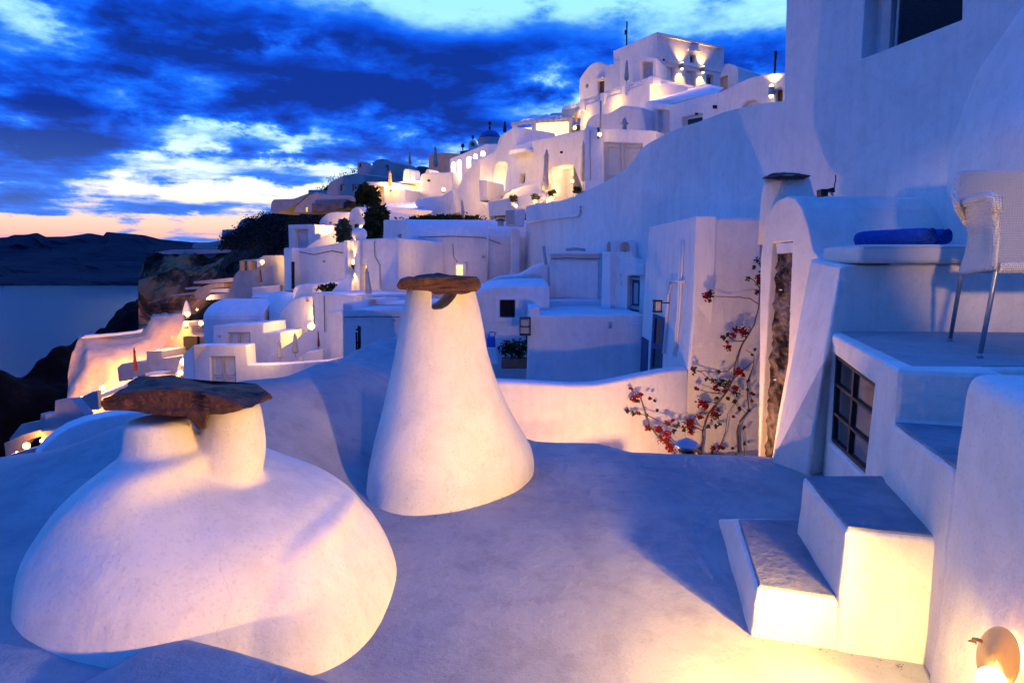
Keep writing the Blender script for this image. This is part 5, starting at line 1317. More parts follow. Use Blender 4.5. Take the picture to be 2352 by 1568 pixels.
tubes(rp, 'post', [[v3(1548, 700), v3(1552, 860)], [v3(1568, 640), v3(1570, 860)], [v3(1582, 645), v3(1582, 850)]], .02, 'iron', 6)
tubes(rp, 'rail', [[v3(1545, 675), v3(1590, 672)], [v3(1548, 795), v3(1588, 790)], [v3(1545, 740), v3(1556, 745)]], .02, 'iron', 6)

# ---------------------------------------------------------------- small lit vault house, left
l2 = H('small barrel vaulted house with a glowing yellow front at left centre', 680, 740, 18.5)
p2 = Pl(644, 19, 725, 18, 720)
fr_ = k('3', (850, 1000), (850, 530), (866, 495), (890, 460), (930, 422), (968, 397), (1010, 378), (1070, 364), (1150, 364), (1162, 700), (1180, 1000))
vec2 = P(598, 704, 22.6) - P(644, 720, 19); vec2.z = 0
wall(l2, 'vault', p2, fr_, 3, 'plasterN', bevel=.04, vec=vec2)
p2s = Pl(598, 22.6, 644, 19, 720)
wl = k('3', (735, 605), (845, 612), (842, 700), (722, 702))
wf = window(l2, p2s, wl, -.02, 2, 1, pane='dimpane', frame='plaster', t=.08)
qpart(l2, 'vent', p2s, k('3', (728, 560), (746, 560), (746, 590), (728, 590)), -.04, .02, 'terracotta'); qpart(l2, 'vent', p2, k('3', (1098, 398), (1112, 398), (1112, 418), (1098, 418)), -.04, .02, 'terracotta')
lamp(715, 749, 17.6, 'brightest wall lamp on the front of the small barrel vaulted house', 75, .10, p2, toward=.3)
sw = H('stepped stair parapet climbing right before the small vaulted house', 670, 800, 16.6, 'stair wall', 'stair_wall')
wall(sw, 'parapet', FP(16.9), k('3', (728, 935), (850, 858), (970, 778), (1090, 700), (1200, 640), (1190, 870), (1100, 900), (1000, 960), (980, 1100), (728, 1100)), .25, 'plaster', bevel=.02)
wall(sw, 'lower_parapet', FP(16.0), k('3', (960, 975), (1100, 880), (1240, 858), (1240, 1100), (960, 1100)), .25, 'plaster', bevel=.02)
umbrella(643.5, 781, 836, 15.2, 'left of the two grey closed umbrellas before the glowing vault', 'canvas', .30); umbrella(679, 764, 824, 15.6, 'right and taller placed grey closed umbrella before the glowing vault', 'canvas', .30)
umbrella(695, 820, 870, 14.6, 'grey umbrella top poking over the near roof edge', 'canvas', .34)
umbrella(732.5, 762, 806, 16.5, 'dark red closed umbrella in the doorway by the yellow lamp', 'canvasR', .16)
l3 = H('lilac white house with a pale shuttered doorway under the blue vault', 560, 780, 17)
p3_ = Pl(488, 17.5, 690, 17, 760)
dq = k('3', (362, 706), (570, 702), (575, 1000), (368, 1000))
wall(l3, 'wall', p3_, k('3', (228, 640), (460, 625), (692, 612), (694, 705), (850, 705), (850, 1150), (238, 1150)), 1.2, 'plasterN', [dq], .16, .03)
door(l3, p3_, dq, .14, 'wood', 2)
l4 = H('front terrace wall with a white double shutter door left of centre', 560, 850, 14)
p4 = Pl(443, 14.5, 800, 13.8, 830)
dq = k('3', (203, 925), (432, 922), (445, 1200), (212, 1200))
wall(l4, 'wall', p4, k('3', (48, 818), (540, 814), (552, 1000), (900, 990), (1290, 962), (1440, 920), (1600, 900), (1600, 1350), (70, 1350)), .35, 'plasterN', [dq], .14, .02)
door(l4, p4, dq, .13, 'wood', 2)
wall(l4, 'side_wall', Pl(425, 19, 443, 14.5, 800), k('3', (-40, 900), (50, 820), (62, 1200), (-40, 1200)), .3, 'plasterN', bevel=.02)
l1 = H('long bright blue roofed vault house with a plain shaded wall at left', 530, 720, 20)
def barrel(parent, xl, xr, yeave, ytop, ybot, Y, half, mat='plasterN', name='vault'):
    ze = P(xl, yeave, Y).z; zt_ = P(xl, ytop, Y + half).z; zb_ = P(xl, ybot, Y).z
    x0, x1 = P(xl, yeave, Y).x, P(xr, yeave, Y).x
    prof = [(0, zb_)] + [(half - half * math.cos(R(a)), ze + (zt_ - ze) * math.sin(R(a))) for a in range(0, 181, 12)] + [(2 * half, zb_)]
    pts = [Vector((x0, Y + a, b)) for a, b in prof]
    return link(name, prism(pts, Vector((x1 - x0, 0, 0))), mat, parent, .03)
barrel(l1, 466, 604, 734, 686, 812, 20.5, 1.7)
barrel(H('small pale roof box with a dark slot behind the blue vault', 600, 680, 24), 578, 625, 683, 672, 700, 26, 1.2)

# ---------------------------------------------------------------- upper left group
u1 = H('peach lit gateway block with a tall recessed door above the back wall', 690, 550, 28)
pU = Pl(661, 28.6, 734, 27.6, 550)
dq = k('2', (505, 853), (630, 853), (632, 1045), (512, 1055))
wall(u1, 'wall', pU, k('2', (450, 810), (692, 806), (696, 892), (742, 892), (745, 1120), (460, 1120)), 1.2, 'plasterN', [dq], .3, .04)
door(u1, pU, dq, .26, 'wood', 1)
sw = H('curving stair parapet glowing yellow beside the peach gateway', 740, 555, 26, 'stair wall', 'stair_wall')
wall(sw, 'parapet', Pl(700, 26, 800, 25, 550), k('2', (608, 1045), (625, 1015), (650, 990), (700, 960), (780, 915), (850, 875), (930, 820), (1002, 762), (1004, 985), (980, 1080), (610, 1080)), .35, 'plaster', bevel=.03)
u2 = H('low domed white house glowing yellow under its roof edge', 775, 510, 30)
pU2 = Pl(733, 30.5, 810, 29.5, 510)
wall(u2, 'wall', pU2, k('2', (738, 1000), (738, 780), (760, 748), (800, 712), (840, 697), (880, 692), (1020, 692), (1040, 1000)), 4, 'plasterN', bevel=.12)
glow(548.8 + 900 * .25, 313.6 + 850 * .25, 28.2, 110, .1); glow(548.8 + 790 * .25, 313.6 + 870 * .25, 28.6, 50, .1)
u3 = H('round gabled white chapel house with a spotlit front and brown window', 820, 520, 26.5)
pU3 = Pl(799, 27, 840, 26.2, 520)
dq = k('2', (1040, 806), (1096, 800), (1096, 862), (1042, 868))
wall(u3, 'gable', pU3, k('2', (1000, 1100), (1004, 770), (1016, 705), (1035, 670), (1060, 650), (1090, 645), (1120, 655), (1145, 690), (1160, 745), (1168, 1100)), 4, 'plasterN', [dq], .2, .06, vec=Vector((1.6, 4, 0)))
window(u3, pU3, dq, .16, 1, 1, frame='brownwood', t=.12)
pq = pU3.hit(548.8 + 1125 * .25, 313.6 + 835 * .25, -.12)
tt = thing('wall_lamp', 'small uplight on the front of the round gabled chapel house', 'wall lamp', pq, 'small wall lamps lit across the village')
link('bulb', sphere_me(pq, .09, 8), 'bulb', tt); link('housing', lathe(pq - Vector((0, 0, .25)), [(.03, 0), (.1, .14)], 8), 'iron', tt)
light('uplight', pq + Vector((0, -.12, .14)), 45, WARM, .05, spot=60, aim=pq + Vector((0, .3, 2.2)), blend=.7)
pk = H('long low pink lit terrace wall above the barrel vaulted house', 900, 495, 33)
wall(pk, 'wall', Pl(820, 33, 994, 34, 490), k('2', (1095, 645), (1300, 650), (1785, 682), (1775, 700), (1700, 730), (1600, 765), (1100, 800)), 2, 'plasterN', bevel=.06)
glow(900, 505, 30.5, 90, .2); glow(960, 498, 31, 60, .2)
hd = H('clipped dark green hedge behind the barrel vaulted house', 1020, 500, 25.5, 'hedge', 'hedge')
hc = P(1018, 502, 25.4)
foliage(hd, 'foliage', hc, (1.75, .4, .16), 2600, .07, 'leaf', 21, 0, 90)
bm = bmesh.new(); mbox(bm, hc + Vector((0, .1, -.12)), Vector((1.2, 0, 0)), Vector((0, .25, 0)), Vector((0, 0, .12))); link('stems', finish(bm), 'leaf', hd)
umbrella(1061, 459, 510, 24.6, 'beige closed umbrella standing in front of the clipped hedge', 'canvas', .2, lean=5)
def tree(px, py, Y, rx, rz, label, mat, n, size, pb, seed, cat='tree', name='tree'):
    t = H(label, px, pb, Y, cat, name)
    c = P(px, py, Y); s = Y / F
    foliage(t, 'crown', c, (rx * s * 1.15, rx * s, rz * s * 1.15), n, size, mat, seed)
    trunk(t, [P(px, pb, Y), P(px + 2, (py + pb) / 2, Y), c, c + Vector((rx * s * .4, 0, rz * s * .5))], [rx * s * .07 + .03, rx * s * .06 + .02, .04, .02])
    tubes(t, 'limb', [[P(px + 1, (py + pb) / 2, Y), c + Vector((-rx * s * .6, 0, rz * s * .2))], [c, c + Vector((rx * s * .6, -.1, rz * s * .1))]], .03, 'bark')
    return t
tree(847, 453, 38, 22, 22, 'round dark tree in front of the recessed doorway of the lit terrace', 'leaf', 2600, .16, 478, 31)
tree(864, 512, 24.5, 24, 38, 'tallest dark bushy tree beside the round gabled chapel house', 'leaf', 4200, .11, 552, 32)
tree(788, 537, 23.5, 20, 26, 'thin olive green tree lit from below left of the urn', 'leafw', 900, .10, 568, 33)

# white slope house with five lit slots
n3 = H('long white wing with five glowing arched slots in a stepped row', 1090, 390, 40)
pN3 = Pl(1033, 44, 1140, 37, 380)
E_ = lambda *p: k('E', *p)
slots = [arch(*[v for v in (1019.2 + 96 * .175, 1019.2 + 152 * .175, 235.2 + 786 * .175, 235.2 + 1150 * .175)]), arch(1019.2 + 172 * .175, 1019.2 + 228 * .175, 235.2 + 760 * .175, 235.2 + 1100 * .175), arch(1019.2 + 300 * .175, 1019.2 + 354 * .175, 235.2 + 710 * .175, 235.2 + 860 * .175),
         arch(1019.2 + 382 * .175, 1019.2 + 440 * .175, 235.2 + 676 * .175, 235.2 + 738 * .175), arch(1019.2 + 478 * .175, 1019.2 + 540 * .175, 235.2 + 640 * .175, 235.2 + 704 * .175)]
wall(n3, 'wall', pN3, E_((80, 740), (230, 680), (400, 608), (550, 545), (720, 545), (720, 800), (420, 1100), (400, 1500), (60, 1500)), 2, 'plasterN', slots, .5, .04)
for s_ in slots:
    cx = sum(q[0] for q in s_) / len(s_); yt = min(q[1] for q in s_); yb = max(q[1] for q in s_)
    light('slot_light', pN3.hit(cx, yt + 4) + pN3.n * .25, 26 + .8 * (yb - yt), (1, .66, .34), .05); light('slot_light', pN3.hit(cx, (yt + yb) / 2) + pN3.n * .25, 16, (1, .66, .34), .05)
n1a = H('smooth white sloping house flank left of the glowing niche', 1060, 440, 33)
pN1 = Pl(1020, 37, 1110, 34.5, 440)
wall(n1a, 'flank', pN1, E_((-40, 1700), (-40, 1240), (60, 1215), (140, 1170), (200, 1080), (250, 970), (330, 855), (400, 780), (480, 715), (560, 690), (600, 1000), (585, 1240), (590, 1440), (600, 1700)), 2, 'plasterN', bevel=.1)
wall(n1a, 'step_block', Pl(1100, 29.5, 1125, 29.2, 440), E_((455, 1015), (570, 1025), (582, 1290), (470, 1300)), 1.5, 'plasterN', bevel=.05)
n1 = H('tall white house with a glowing round niche and a yellow lit doorway on the ridge', 1220, 370, 30)
pN = Pl(1110, 32.5, 1345, 26.5, 400)
niche = E_((618, 1160), (640, 1000), (655, 900), (672, 830), (695, 795), (740, 786), (790, 788), (828, 805), (832, 850), (815, 950), (800, 1060), (790, 1160))
wn_ = E_((985, 1070), (1005, 945), (1068, 935), (1052, 1062)); porch = E_((1395, 880), (1430, 848), (1520, 832), (1620, 820), (1702, 815), (1705, 1330), (1395, 1380))
wall(n1, 'wall', pN, E_((470, 760), (560, 690), (640, 650), (690, 600), (706, 520), (730, 455), (780, 400), (860, 355), (935, 310), (945, 555), (1000, 540), (1140, 500), (1500, 425), (1850, 352), (1862, 1200), (1500, 1400), (1000, 1450), (590, 1500), (480, 1300)), 2.5, 'plasterN', [niche, wn_, porch], 1.0, .08)
window(n1, pN, wn_, .25, 1, 1, frame='greywood', t=.14)
dq = E_((1512, 942), (1700, 938), (1690, 1300), (1530, 1320))
dd = qpart(n1, 'door', pN, dq, .8, .95, 'brownwood', ((0, 0, .08, 1), (.08, 0, 1, .05), (.08, .2, 1, .24)))
qpart(dd, 'lit_opening', pN, dq, .9, .97, 'litdoor', ((.08, .05, 1, 1),))
wall(n1, 'niche_ledge', pN, E_((600, 1165), (800, 1160), (870, 1150), (800, 1240), (590, 1240)), .8, 'plaster', off=-.6, bevel=.08)
wall(n1, 'ledge_shelf', pN, E_((855, 625), (1075, 595), (1078, 640), (860, 690)), .5, 'plaster', off=-.45, bevel=.05)
for x, y, o_, pw_ in ((705, 1130, .45, 26), (730, 1000, .5, 6), (600, 1110, -.5, 18), (1480, 900, .4, 9), (1600, 980, .3, 7), (1450, 1150, .3, 6), (1000, 620, -1.2, 14)):
    (a, b), = E_((x, y)); light('niche_light', pN.hit(a, b) + pN.n * o_, pw_, (1, .62, .28), .06)
sp1 = H('sloping peach lit terrace parapet under the glowing niche', 1190, 440, 28, 'parapet wall', 'terrace_parapet')
wall(sp1, 'upper_wall', Pl(1120, 29, 1240, 26.5, 440), E_((770, 1250), (830, 1190), (900, 1150), (1080, 1090), (1262, 1032), (1272, 1200), (760, 1290)), .3, 'plaster', bevel=.03)
wall(sp1, 'lower_wall', Pl(1120, 27.5, 1240, 25.5, 440), E_((578, 1300), (900, 1245), (1262, 1188), (1420, 1300), (1500, 1320), (1500, 1420), (600, 1500)), .3, 'plaster', bevel=.03)
def topiary(x, y, Y, label, s=.32):
    (a, b), = E_((x, y)); t = H(label, a, b + 8, Y, 'potted tree', 'potted_tree', 'small potted topiary trees on the terrace')
    s = .2; c = P(a, b, Y); foliage(t, 'crown', c, (s, s, s * .8), 420, .035, 'leaf', int(x)); pb = P(a, b + 13, Y)
    tubes(t, 'stem', [[c, pb]], .02, 'bark'); link('pot', lathe(pb - Vector((0, 0, .08)), [(.07, 0), (.10, .15)], 10), 'plaster', t)
topiary(905, 1262, 25.5, 'leftmost small potted tree on the lit terrace'); topiary(1200, 1238, 25, 'second small potted tree left of the tall umbrella'); topiary(1425, 1188, 24.6, 'small potted tree beside the yellow doorway'); topiary(1745, 1150, 24.2, 'rightmost small potted tree under the thin umbrella')
for x, y, Y, pw_, sz, lb in ((945, 1358, 24.8, 26, .10, 'floor lamp at the left end of the lit terrace'), (1200, 1300, 24.8, 22, .09, 'floor lamp below the second potted tree'), (1378, 1300, 24.4, 16, .07, 'floor lamp right of the tall umbrella'), (1690, 1036, 25.2, 20, .10, 'lamp beside the yellow lit doorway'),
                             (-2, 1145, 33, 24, .16, 'small lamp lighting the little gable left of the flank wall')):
    (a, b), = E_((x, y)); lantern(a, b, Y, lb, pw_, sz)
umbrella(1255, 343, 466, 24.5, 'tallest pale closed umbrella in front of the lit doorway terrace', 'canvas', .20); umbrella(1338.5, 322, 442, 24.5, 'thin closed umbrella against the gate house wall', 'canvas', .13)
# gate house
g = H('square white gate house with tall grey panelled double doors', 1420, 370, 22)
pg = Pl(1342, 22.6, 1506, 20.8, 340)
gq = k('5', (362, 1150), (728, 1160), (728, 1640), (362, 1640))
wall(g, 'wall', pg, k('5', (195, 1022), (215, 1012), (850, 1046), (852, 1300), (852, 1700), (195, 1700)), 2.5, 'plasterN', [gq], .2, .04)
door(g, pg, gq, .18, 'greywood', 2, sc=1.6)
ln = H('tiny round lamp below a black wall bracket on the gate house', 1377, 307, 21.9, 'wall lamp', 'wall_lamp', 'small lamps lit across the village')
pq = P(1377, 309, 21.8); link('bulb', sphere_me(pq, .07, 8), 'bulb', ln)
tubes(ln, 'bracket', [[P(1374, 295, 21.9), P(1375, 301, 21.8), P(1376, 306, 21.8)], [P(1374, 317, 21.9), P(1375, 311, 21.8)]], .045, 'iron'); light('lantern_light', pq + Vector((0, -.15, 0)), 3, WARM, .05)
tubes(ln, 'mast', [[P(1380, 232, 22), P(1379, 295, 22)]], .03, 'steel')
h5 = H('rounded lilac house shoulder behind the gate house', 1440, 270, 26)
wall(h5, 'wall', Pl(1342, 27, 1484, 25, 270), k('5', (198, 1100), (205, 985), (225, 935), (270, 905), (330, 885), (400, 888), (440, 870), (490, 835), (545, 814), (640, 822), (735, 832), (770, 1100)), 4, 'plasterN', bevel=.12)
cc = H('small pointed clay chimney pot on the rounded lilac shoulder', 1434, 290, 25, 'chimney pot', 'chimney_pot')
b0 = P(1434, 295, 24.6); link('pot', lathe(b0, [(.09, -.2), (.085, .12), (.09, .14), (.15, .16), (.15, .19), (.1, .21), (.07, .33), (.02, .40)], 14), 'greywall', cc)
h3 = H('low white house with a dark wide window under a blue flat roof', 1560, 260, 24)
p3h = Pl(1480, 26, 1650, 22, 270)
dq1 = k('5', (850, 850), (972, 862), (972, 1160), (852, 1160)); wq1 = k('5', (1085, 925), (1275, 888), (1275, 1050), (1085, 1050))
wall(h3, 'wall', p3h, k('5', (735, 1180), (728, 830), (745, 790), (775, 772), (1000, 800), (1420, 682), (1430, 1180)), 3, 'plasterN', [dq1, wq1], .22, .06)
door(h3, p3h, dq1, .2, 'wood', 1); window(h3, p3h, wq1, .2, 1, 1, frame='wood', t=.14)
hull(h3, 'roof', [p3h.hit(*q, .3) for q in k('5', (745, 788), (1000, 806), (1430, 690))] + [P(*q, 31) for q in k('5', (960, 715), (1280, 622), (1330, 616), (1480, 650))], 'plaster', .05)
h4 = H('curved top white house with a bright double wall lamp by the tower wall', 1720, 220, 21)
p4h = Pl(1650, 22, 1805, 20, 220)
dq = k('5', (1945, 665), (2012, 660), (2012, 785), (1945, 785)); aq = k('5', (1645, 830), (1660, 790), (1700, 772), (1750, 768), (1790, 780), (1800, 810), (1800, 850), (1645, 850))
wall(h4, 'wall', p4h, k('5', (1420, 1000), (1418, 695), (1520, 650), (1620, 600), (1700, 560), (1800, 532), (1900, 517), (2060, 508), (2060, 1000)), 3, 'plasterN', [dq, aq], .25, .06)
door(h4, p4h, dq, .22, 'brownwood', 1)
sconce(1293.6 + 1912 * .25, 39.2 + 682 * .25, p4h, 'up and down lamp beside the brown door near the tower wall', 60)
am_ = H('thin black mast on the curved top house', 1781, 140, 22, 'antenna', 'antenna'); tubes(am_, 'mast', [[P(1779, 170, 22), P(1782, 118, 22)], [P(1781.5, 118, 22), P(1782.5, 126, 22)]], [.03, .05], 'iron')

# terrace wall and hotel at the top
tw = H('peach lit terrace wall with lattice balustrade below the highest house', 1420, 220, 31, 'terrace', 'terrace_wall')
pTW = Pl(1336, 34, 1494, 28, 220)
wall(tw, 'wall', pTW, k('5', (150, 1100), (155, 860), (190, 812), (340, 758), (560, 685), (795, 588), (798, 1100)), 2, 'plasterN', bevel=.05)
for x, y0, y1 in ((175, 768, 860), (355, 700, 800), (552, 628, 720), (800, 545, 620)):
    wall(tw, 'pier', pTW, k('5', (x - 18, y0), (x + 18, y0 - 6), (x + 18, y1), (x - 18, y1)), .45, 'plaster', off=-.12, bevel=.03)
def lattice(parent, pl, a, b, c, d, n, r=.035):
    """lattice between top line a-b and bottom line d-c (pixels)"""
    bars = []
    L_ = lambda p, q, f: (p[0] * (1 - f) + q[0] * f, p[1] * (1 - f) + q[1] * f)
    bars.append([pl.hit(*a, .1), pl.hit(*b, .1)]); bars.append([pl.hit(*d, .1), pl.hit(*c, .1)])
    for i in range(n):
        f0, f1 = i / n, (i + 1) / n
        bars.append([pl.hit(*L_(a, b, f0), .1), pl.hit(*L_(d, c, f1), .1)]); bars.append([pl.hit(*L_(d, c, f0), .1), pl.hit(*L_(a, b, f1), .1)])
        bars.append([pl.hit(*L_(a, b, f0), .1), pl.hit(*L_(d, c, f0), .1)])
    tubes(parent, 'lattice', bars, r, 'stain', 5)
for q in (((195, 768), (338, 715), (338, 758), (195, 812)), ((375, 700), (534, 642), (534, 690), (375, 748)), ((570, 640), (782, 560), (782, 592), (570, 680))):
    lattice(tw, pTW, *k('5', *q), 7)
pTE = Pl(1494, 28, 1604, 30, 210)
nq = k('5', (848, 625), (952, 645), (952, 780), (848, 780))
wall(tw, 'end_wall', pTE, k('5', (802, 1100), (800, 548), (1000, 592), (1250, 642), (1260, 1100)), .4, 'plasterN', [nq], .15, .04)
for x, y, pw_ in ((215, 935, 34), (495, 805, 38), (900, 800, 0)):
    (a, b), = k('5', (x, y))
    if pw_: light('terrace_uplight', pTW.hit(a, b + 2) - pTW.n * .5, pw_, WARM, .08)
light('terrace_uplight', pTE.hit(1293.6 + 900 * .25, 39.2 + 705 * .25, -.55), 42, WARM, .08)
t1_ = H('highest white cube house with two pairs of lit wall lamps and a shallow cornice', 1600, 140, 34)
pLf = Pl(1409, 37, 1509, 33, 140); pRf = Pl(1509, 33, 1664, 35.5, 140)
w1 = k('5', (952, 455), (1022, 468), (1020, 640), (952, 640)); w2 = k('5', (1318, 528), (1382, 540), (1380, 640), (1320, 640)); w3 = k('5', (1168, 345), (1212, 350), (1210, 424), (1168, 418)); d3 = k('5', (1132, 490), (1215, 500), (1215, 660), (1132, 655))
wall(t1_, 'front_wall', pRf, k('5', (865, 136), (1482, 272), (1476, 470), (1478, 760), (865, 760)), .4, 'plasterN', [w1, w2, w3, d3], .22, .04)
wall(t1_, 'side_wall', pLf, k('5', (460, 312), (862, 137), (862, 760), (465, 760)), 6, 'plasterN', bevel=.04, vec=Vector((4.2, 3.5, 0)))
for w_ in (w1, w2, w3): window(t1_, pRf, w_, .2, 1, 1, frame='greywood', t=.12)
door(t1_, pRf, d3, .2, 'wood', 1)
qpart(t1_, 'window_hood', pRf, k('5', (1140, 298), (1246, 308), (1246, 326), (1140, 316)), -.12, .02, 'plaster')
qpart(t1_, 'cornice', pRf, k('5', (880, 158), (1450, 280), (1450, 298), (880, 176)), -.10, .02, 'plaster'); qpart(t1_, 'string_course', pRf, k('5', (945, 400), (1470, 505), (1470, 520), (945, 414)), -.06, .02, 'plaster')
sconce(*k('5', (1092, 450))[0], pRf, 'left up and down lamp on the highest cube house', 70); sconce(*k('5', (1285, 484))[0], pRf, 'right up and down lamp on the highest cube house', 70)
po = H('small white porch box with an open doorway before the highest house', 1480, 165, 31)
pPo = Pl(1455, 31.2, 1508, 30.6, 165); pq_ = k('5', (712, 402), (818, 412), (818, 640), (715, 640))
wall(po, 'wall', pPo, k('5', (636, 372), (680, 348), (858, 380), (858, 700), (636, 700)), 1.6, 'plasterN', [pq_], .5, .04)
door(po, pPo, pq_, .4, 'wood', 1)
lh = H('round shouldered lilac house at the left end of the highest terrace', 1370, 180, 37)
pLh = Pl(1329, 39, 1455, 35.5, 180)
dq = k('5', (322, 592), (375, 580), (372, 800), (322, 800)); dq2 = k('5', (545, 545), (610, 520), (610, 760), (545, 760)); wq = k('5', (206, 610), (226, 608), (226, 648), (206, 650))
wall(lh, 'wall', pLh, k('5', (144, 900), (147, 572), (170, 535), (195, 500), (225, 460), (262, 428), (305, 412), (345, 413), (375, 422), (400, 436), (462, 433), (462, 395), (660, 395), (660, 850)), 4, 'plasterN', [dq, dq2, wq], .25, .06)
door(lh, pLh, dq, .2, 'brownwood', 1); window(lh, pLh, wq, .15, 1, 1, frame='greywood', t=.12); window(lh, pLh, dq2, .2, 1, 1, frame='bluewood', t=.14)
qpart(lh, 'door_hood', pLh, k('5', (300, 575), (385, 550), (385, 562), (300, 590)), -.2, .02, 'plaster')
umbrella(1293.6 + 580 * .25, 39.2 + 395 * .25, 39.2 + 640 * .25, 32.5, 'tan closed umbrella on the highest terrace', 'canvas', .22)
cwv = H('curved peach wing wall with a lit door right of the highest house', 1680, 180, 32)
pCw = Pl(1648, 32.5, 1700, 31.5, 180)
dq = k('5', (1440, 560), (1510, 535), (1510, 700), (1440, 700))
wall(cwv, 'wall', pCw, k('5', (1418, 800), (1425, 600), (1445, 530), (1470, 470), (1482, 432), (1530, 430), (1575, 445), (1605, 462), (1610, 600), (1700, 640), (1700, 800)), 2.5, 'plasterN', [dq], .2, .06)
door(cwv, pCw, dq, .18, 'tan', 1)
an = H('thin roof antenna on the highest cube house', 1440, 90, 37, 'antenna', 'antenna'); tubes(an, 'mast', [[P(1439, 110, 37), P(1440, 50, 37)], [P(1436, 74, 37), P(1440, 72, 37)], [P(1436, 70, 37), P(1436, 80, 37)]], .04, 'iron')
# pergola terrace
pgm = H('yellow lit slatted pergola on slim white posts beside the dome', 1240, 290, 37, 'pergola', 'pergola')
bars = []
for i in range(12):
    f = i / 11
    a = P(1176 + (1312 - 1176) * f, 285 + (272 - 285) * f, 36.5); b = P(1222 + (1308 - 1222) * f, 269 + (268.5 - 269) * f, 42)
    bars.append([a, b])
tubes(pgm, 'slats', bars, .07, 'plaster', 4)
tubes(pgm, 'beam', [[P(1174, 286, 36.6), P(1240, 277, 36.8), P(1314, 273.5, 37)]], .13, 'plaster', 4); tubes(pgm, 'beam', [[P(1220, 270, 41.9), P(1310, 269, 41.9)]], .13, 'plaster', 4)
pPb = Pl(1180, 41.5, 1320, 41, 300)
for x, y0, y1, Y in ((1182, 288, 330, 36.8), (1227, 282, 326, 36.8), (1311, 276, 305, 37)):
    tubes(pgm, 'post', [[P(x, y0 - 3, Y), P(x, y1, Y)]], .13, 'plaster', 8)
hp = H('cream wall lit yellow behind the slatted pergola', 1250, 310, 41)
wall(hp, 'wall', pPb, E_((940, 345), (1000, 335), (1175, 322), (1230, 255), (1690, 240), (1700, 500), (940, 600)), 2, 'plasterN', bevel=.04)
for x, y, pw_ in ((1060, 400, 260), (1350, 380, 320), (1560, 340, 280)):
    (a, b), = E_((x, y)); light('pergola_light', P(a, b, 38.8), pw_, (1, .56, .2), .15)
hb = H('small flat white roofs stacked behind the pergola', 1290, 262, 44)
wall(hb, 'wall', Pl(1260, 44, 1320, 43, 265), E_((1385, 300), (1388, 155), (1420, 138), (1560, 134), (1692, 152), (1760, 300)), 3, 'plasterN', bevel=.05)
wall(hb, 'chimney', Pl(1240, 43, 1260, 43, 265), E_((1310, 200), (1312, 165), (1345, 150), (1378, 165), (1380, 220)), .8, 'plasterN', bevel=.05)
hb2 = H('blue shaded terrace corner with white lattice against the sky', 1310, 250, 40, 'terrace', 'terrace_wall')
pHb = Pl(1290, 42, 1330, 40, 250)
wall(hb2, 'wall', pHb, E_((1548, 150), (1550, 98), (1640, 88), (1775, 60), (1775, 200), (1550, 200)), 1.5, 'greywall', bevel=.04)
lattice(hb2, pHb, *E_((1560, 78), (1772, 10), (1772, 66), (1560, 94)), 6, .05)
umbrella(1323, 252, 288, 34.5, 'tan closed umbrella lit at the right end of the pergola', 'canvasO', .26)
(a, b), = E_((1720, 335)); lantern(a, b, 35, 'small yellow table lamp at the right end of the pergola', 60, .16)

# dome church
dc = H('blue domed church with a small bell gable on the skyline', 1125, 320, 80, 'church', 'church')
cD = P(1125, 320, 80); rD = 24.5 * 80 / F
dm = [(rD * math.cos(R(a)), rD * .82 * math.sin(R(a))) for a in range(0, 90, 10)] + [(.05, rD * .83)]
link('dome', lathe(cD, dm, 32), 'domeblue', dc, smooth=True)
link('drum', lathe(cD - Vector((0, 0, 1.6)), [(rD * 1.08, -3), (rD * 1.08, 1.35), (rD * 1.14, 1.4), (rD * 1.14, 1.6), (rD * .98, 1.65)], 16), 'greywall', dc)
tp_ = cD + Vector((0, 0, rD * .82))
link('finial', lathe(tp_, [(.1, -.1), (.16, .3), (.06, .5), (.06, .6), (.2, .75), (.2, .9), (.05, 1.05)], 10), 'iron', dc)
pBt = FP(76)
wall(dc, 'bell_gable', pBt, E_((325, 640), (322, 530), (350, 500), (382, 485), (415, 500), (440, 545), (440, 640)), 1.2, 'stain', [E_((350, 570), (355, 530), (380, 515), (405, 535), (412, 575))], 1.0, .05)
wall(dc, 'nave', Pl(1090, 78, 1145, 76, 330), E_((430, 640), (440, 560), (470, 540), (740, 545), (740, 660), (430, 680)), 3, 'stain', bevel=.05)
link('bell_gable_finial', lathe(P(1086, 320, 76), [(.05, 0), (.18, .2), (.05, .45)], 8), 'iron', dc)
umbrella(1159.5, 278, 312, 55, 'navy closed umbrella right of the blue dome', 'canvasD', .3)
rs = H('dark grey rooftop with a small round finial left of the bell gable', 1065, 343, 74)
wall(rs, 'wall', FP(74), E_((212, 720), (215, 640), (325, 625), (328, 720)), 3, 'stonewall', bevel=.03)
link('finial', lathe(P(1063, 346, 74), [(.06, 0), (.06, .3), (.2, .4), (.2, .65), (.05, .8)], 10), 'iron', rs)
tn = H('tan house with a flat roof left of the glowing slots', 1010, 370, 70)
wall(tn, 'wall', Pl(984, 72, 1056, 68, 370), k('2', (1742, 330), (1742, 190), (1762, 165), (1850, 148), (2040, 160), (2040, 330), (1742, 340)), 6, 'tan', bevel=.05)
umbrella(548.8 + 1805 * .25, 313.6 + 88 * .25, 313.6 + 330 * .25, 58, 'grey closed umbrella in front of the tan house', 'canvas', .26)
umbrella(548.8 + 1570 * .25, 313.6 + 142 * .25, 313.6 + 290 * .25, 62, 'grey closed umbrella standing alone against the bright sky', 'canvas', .26)

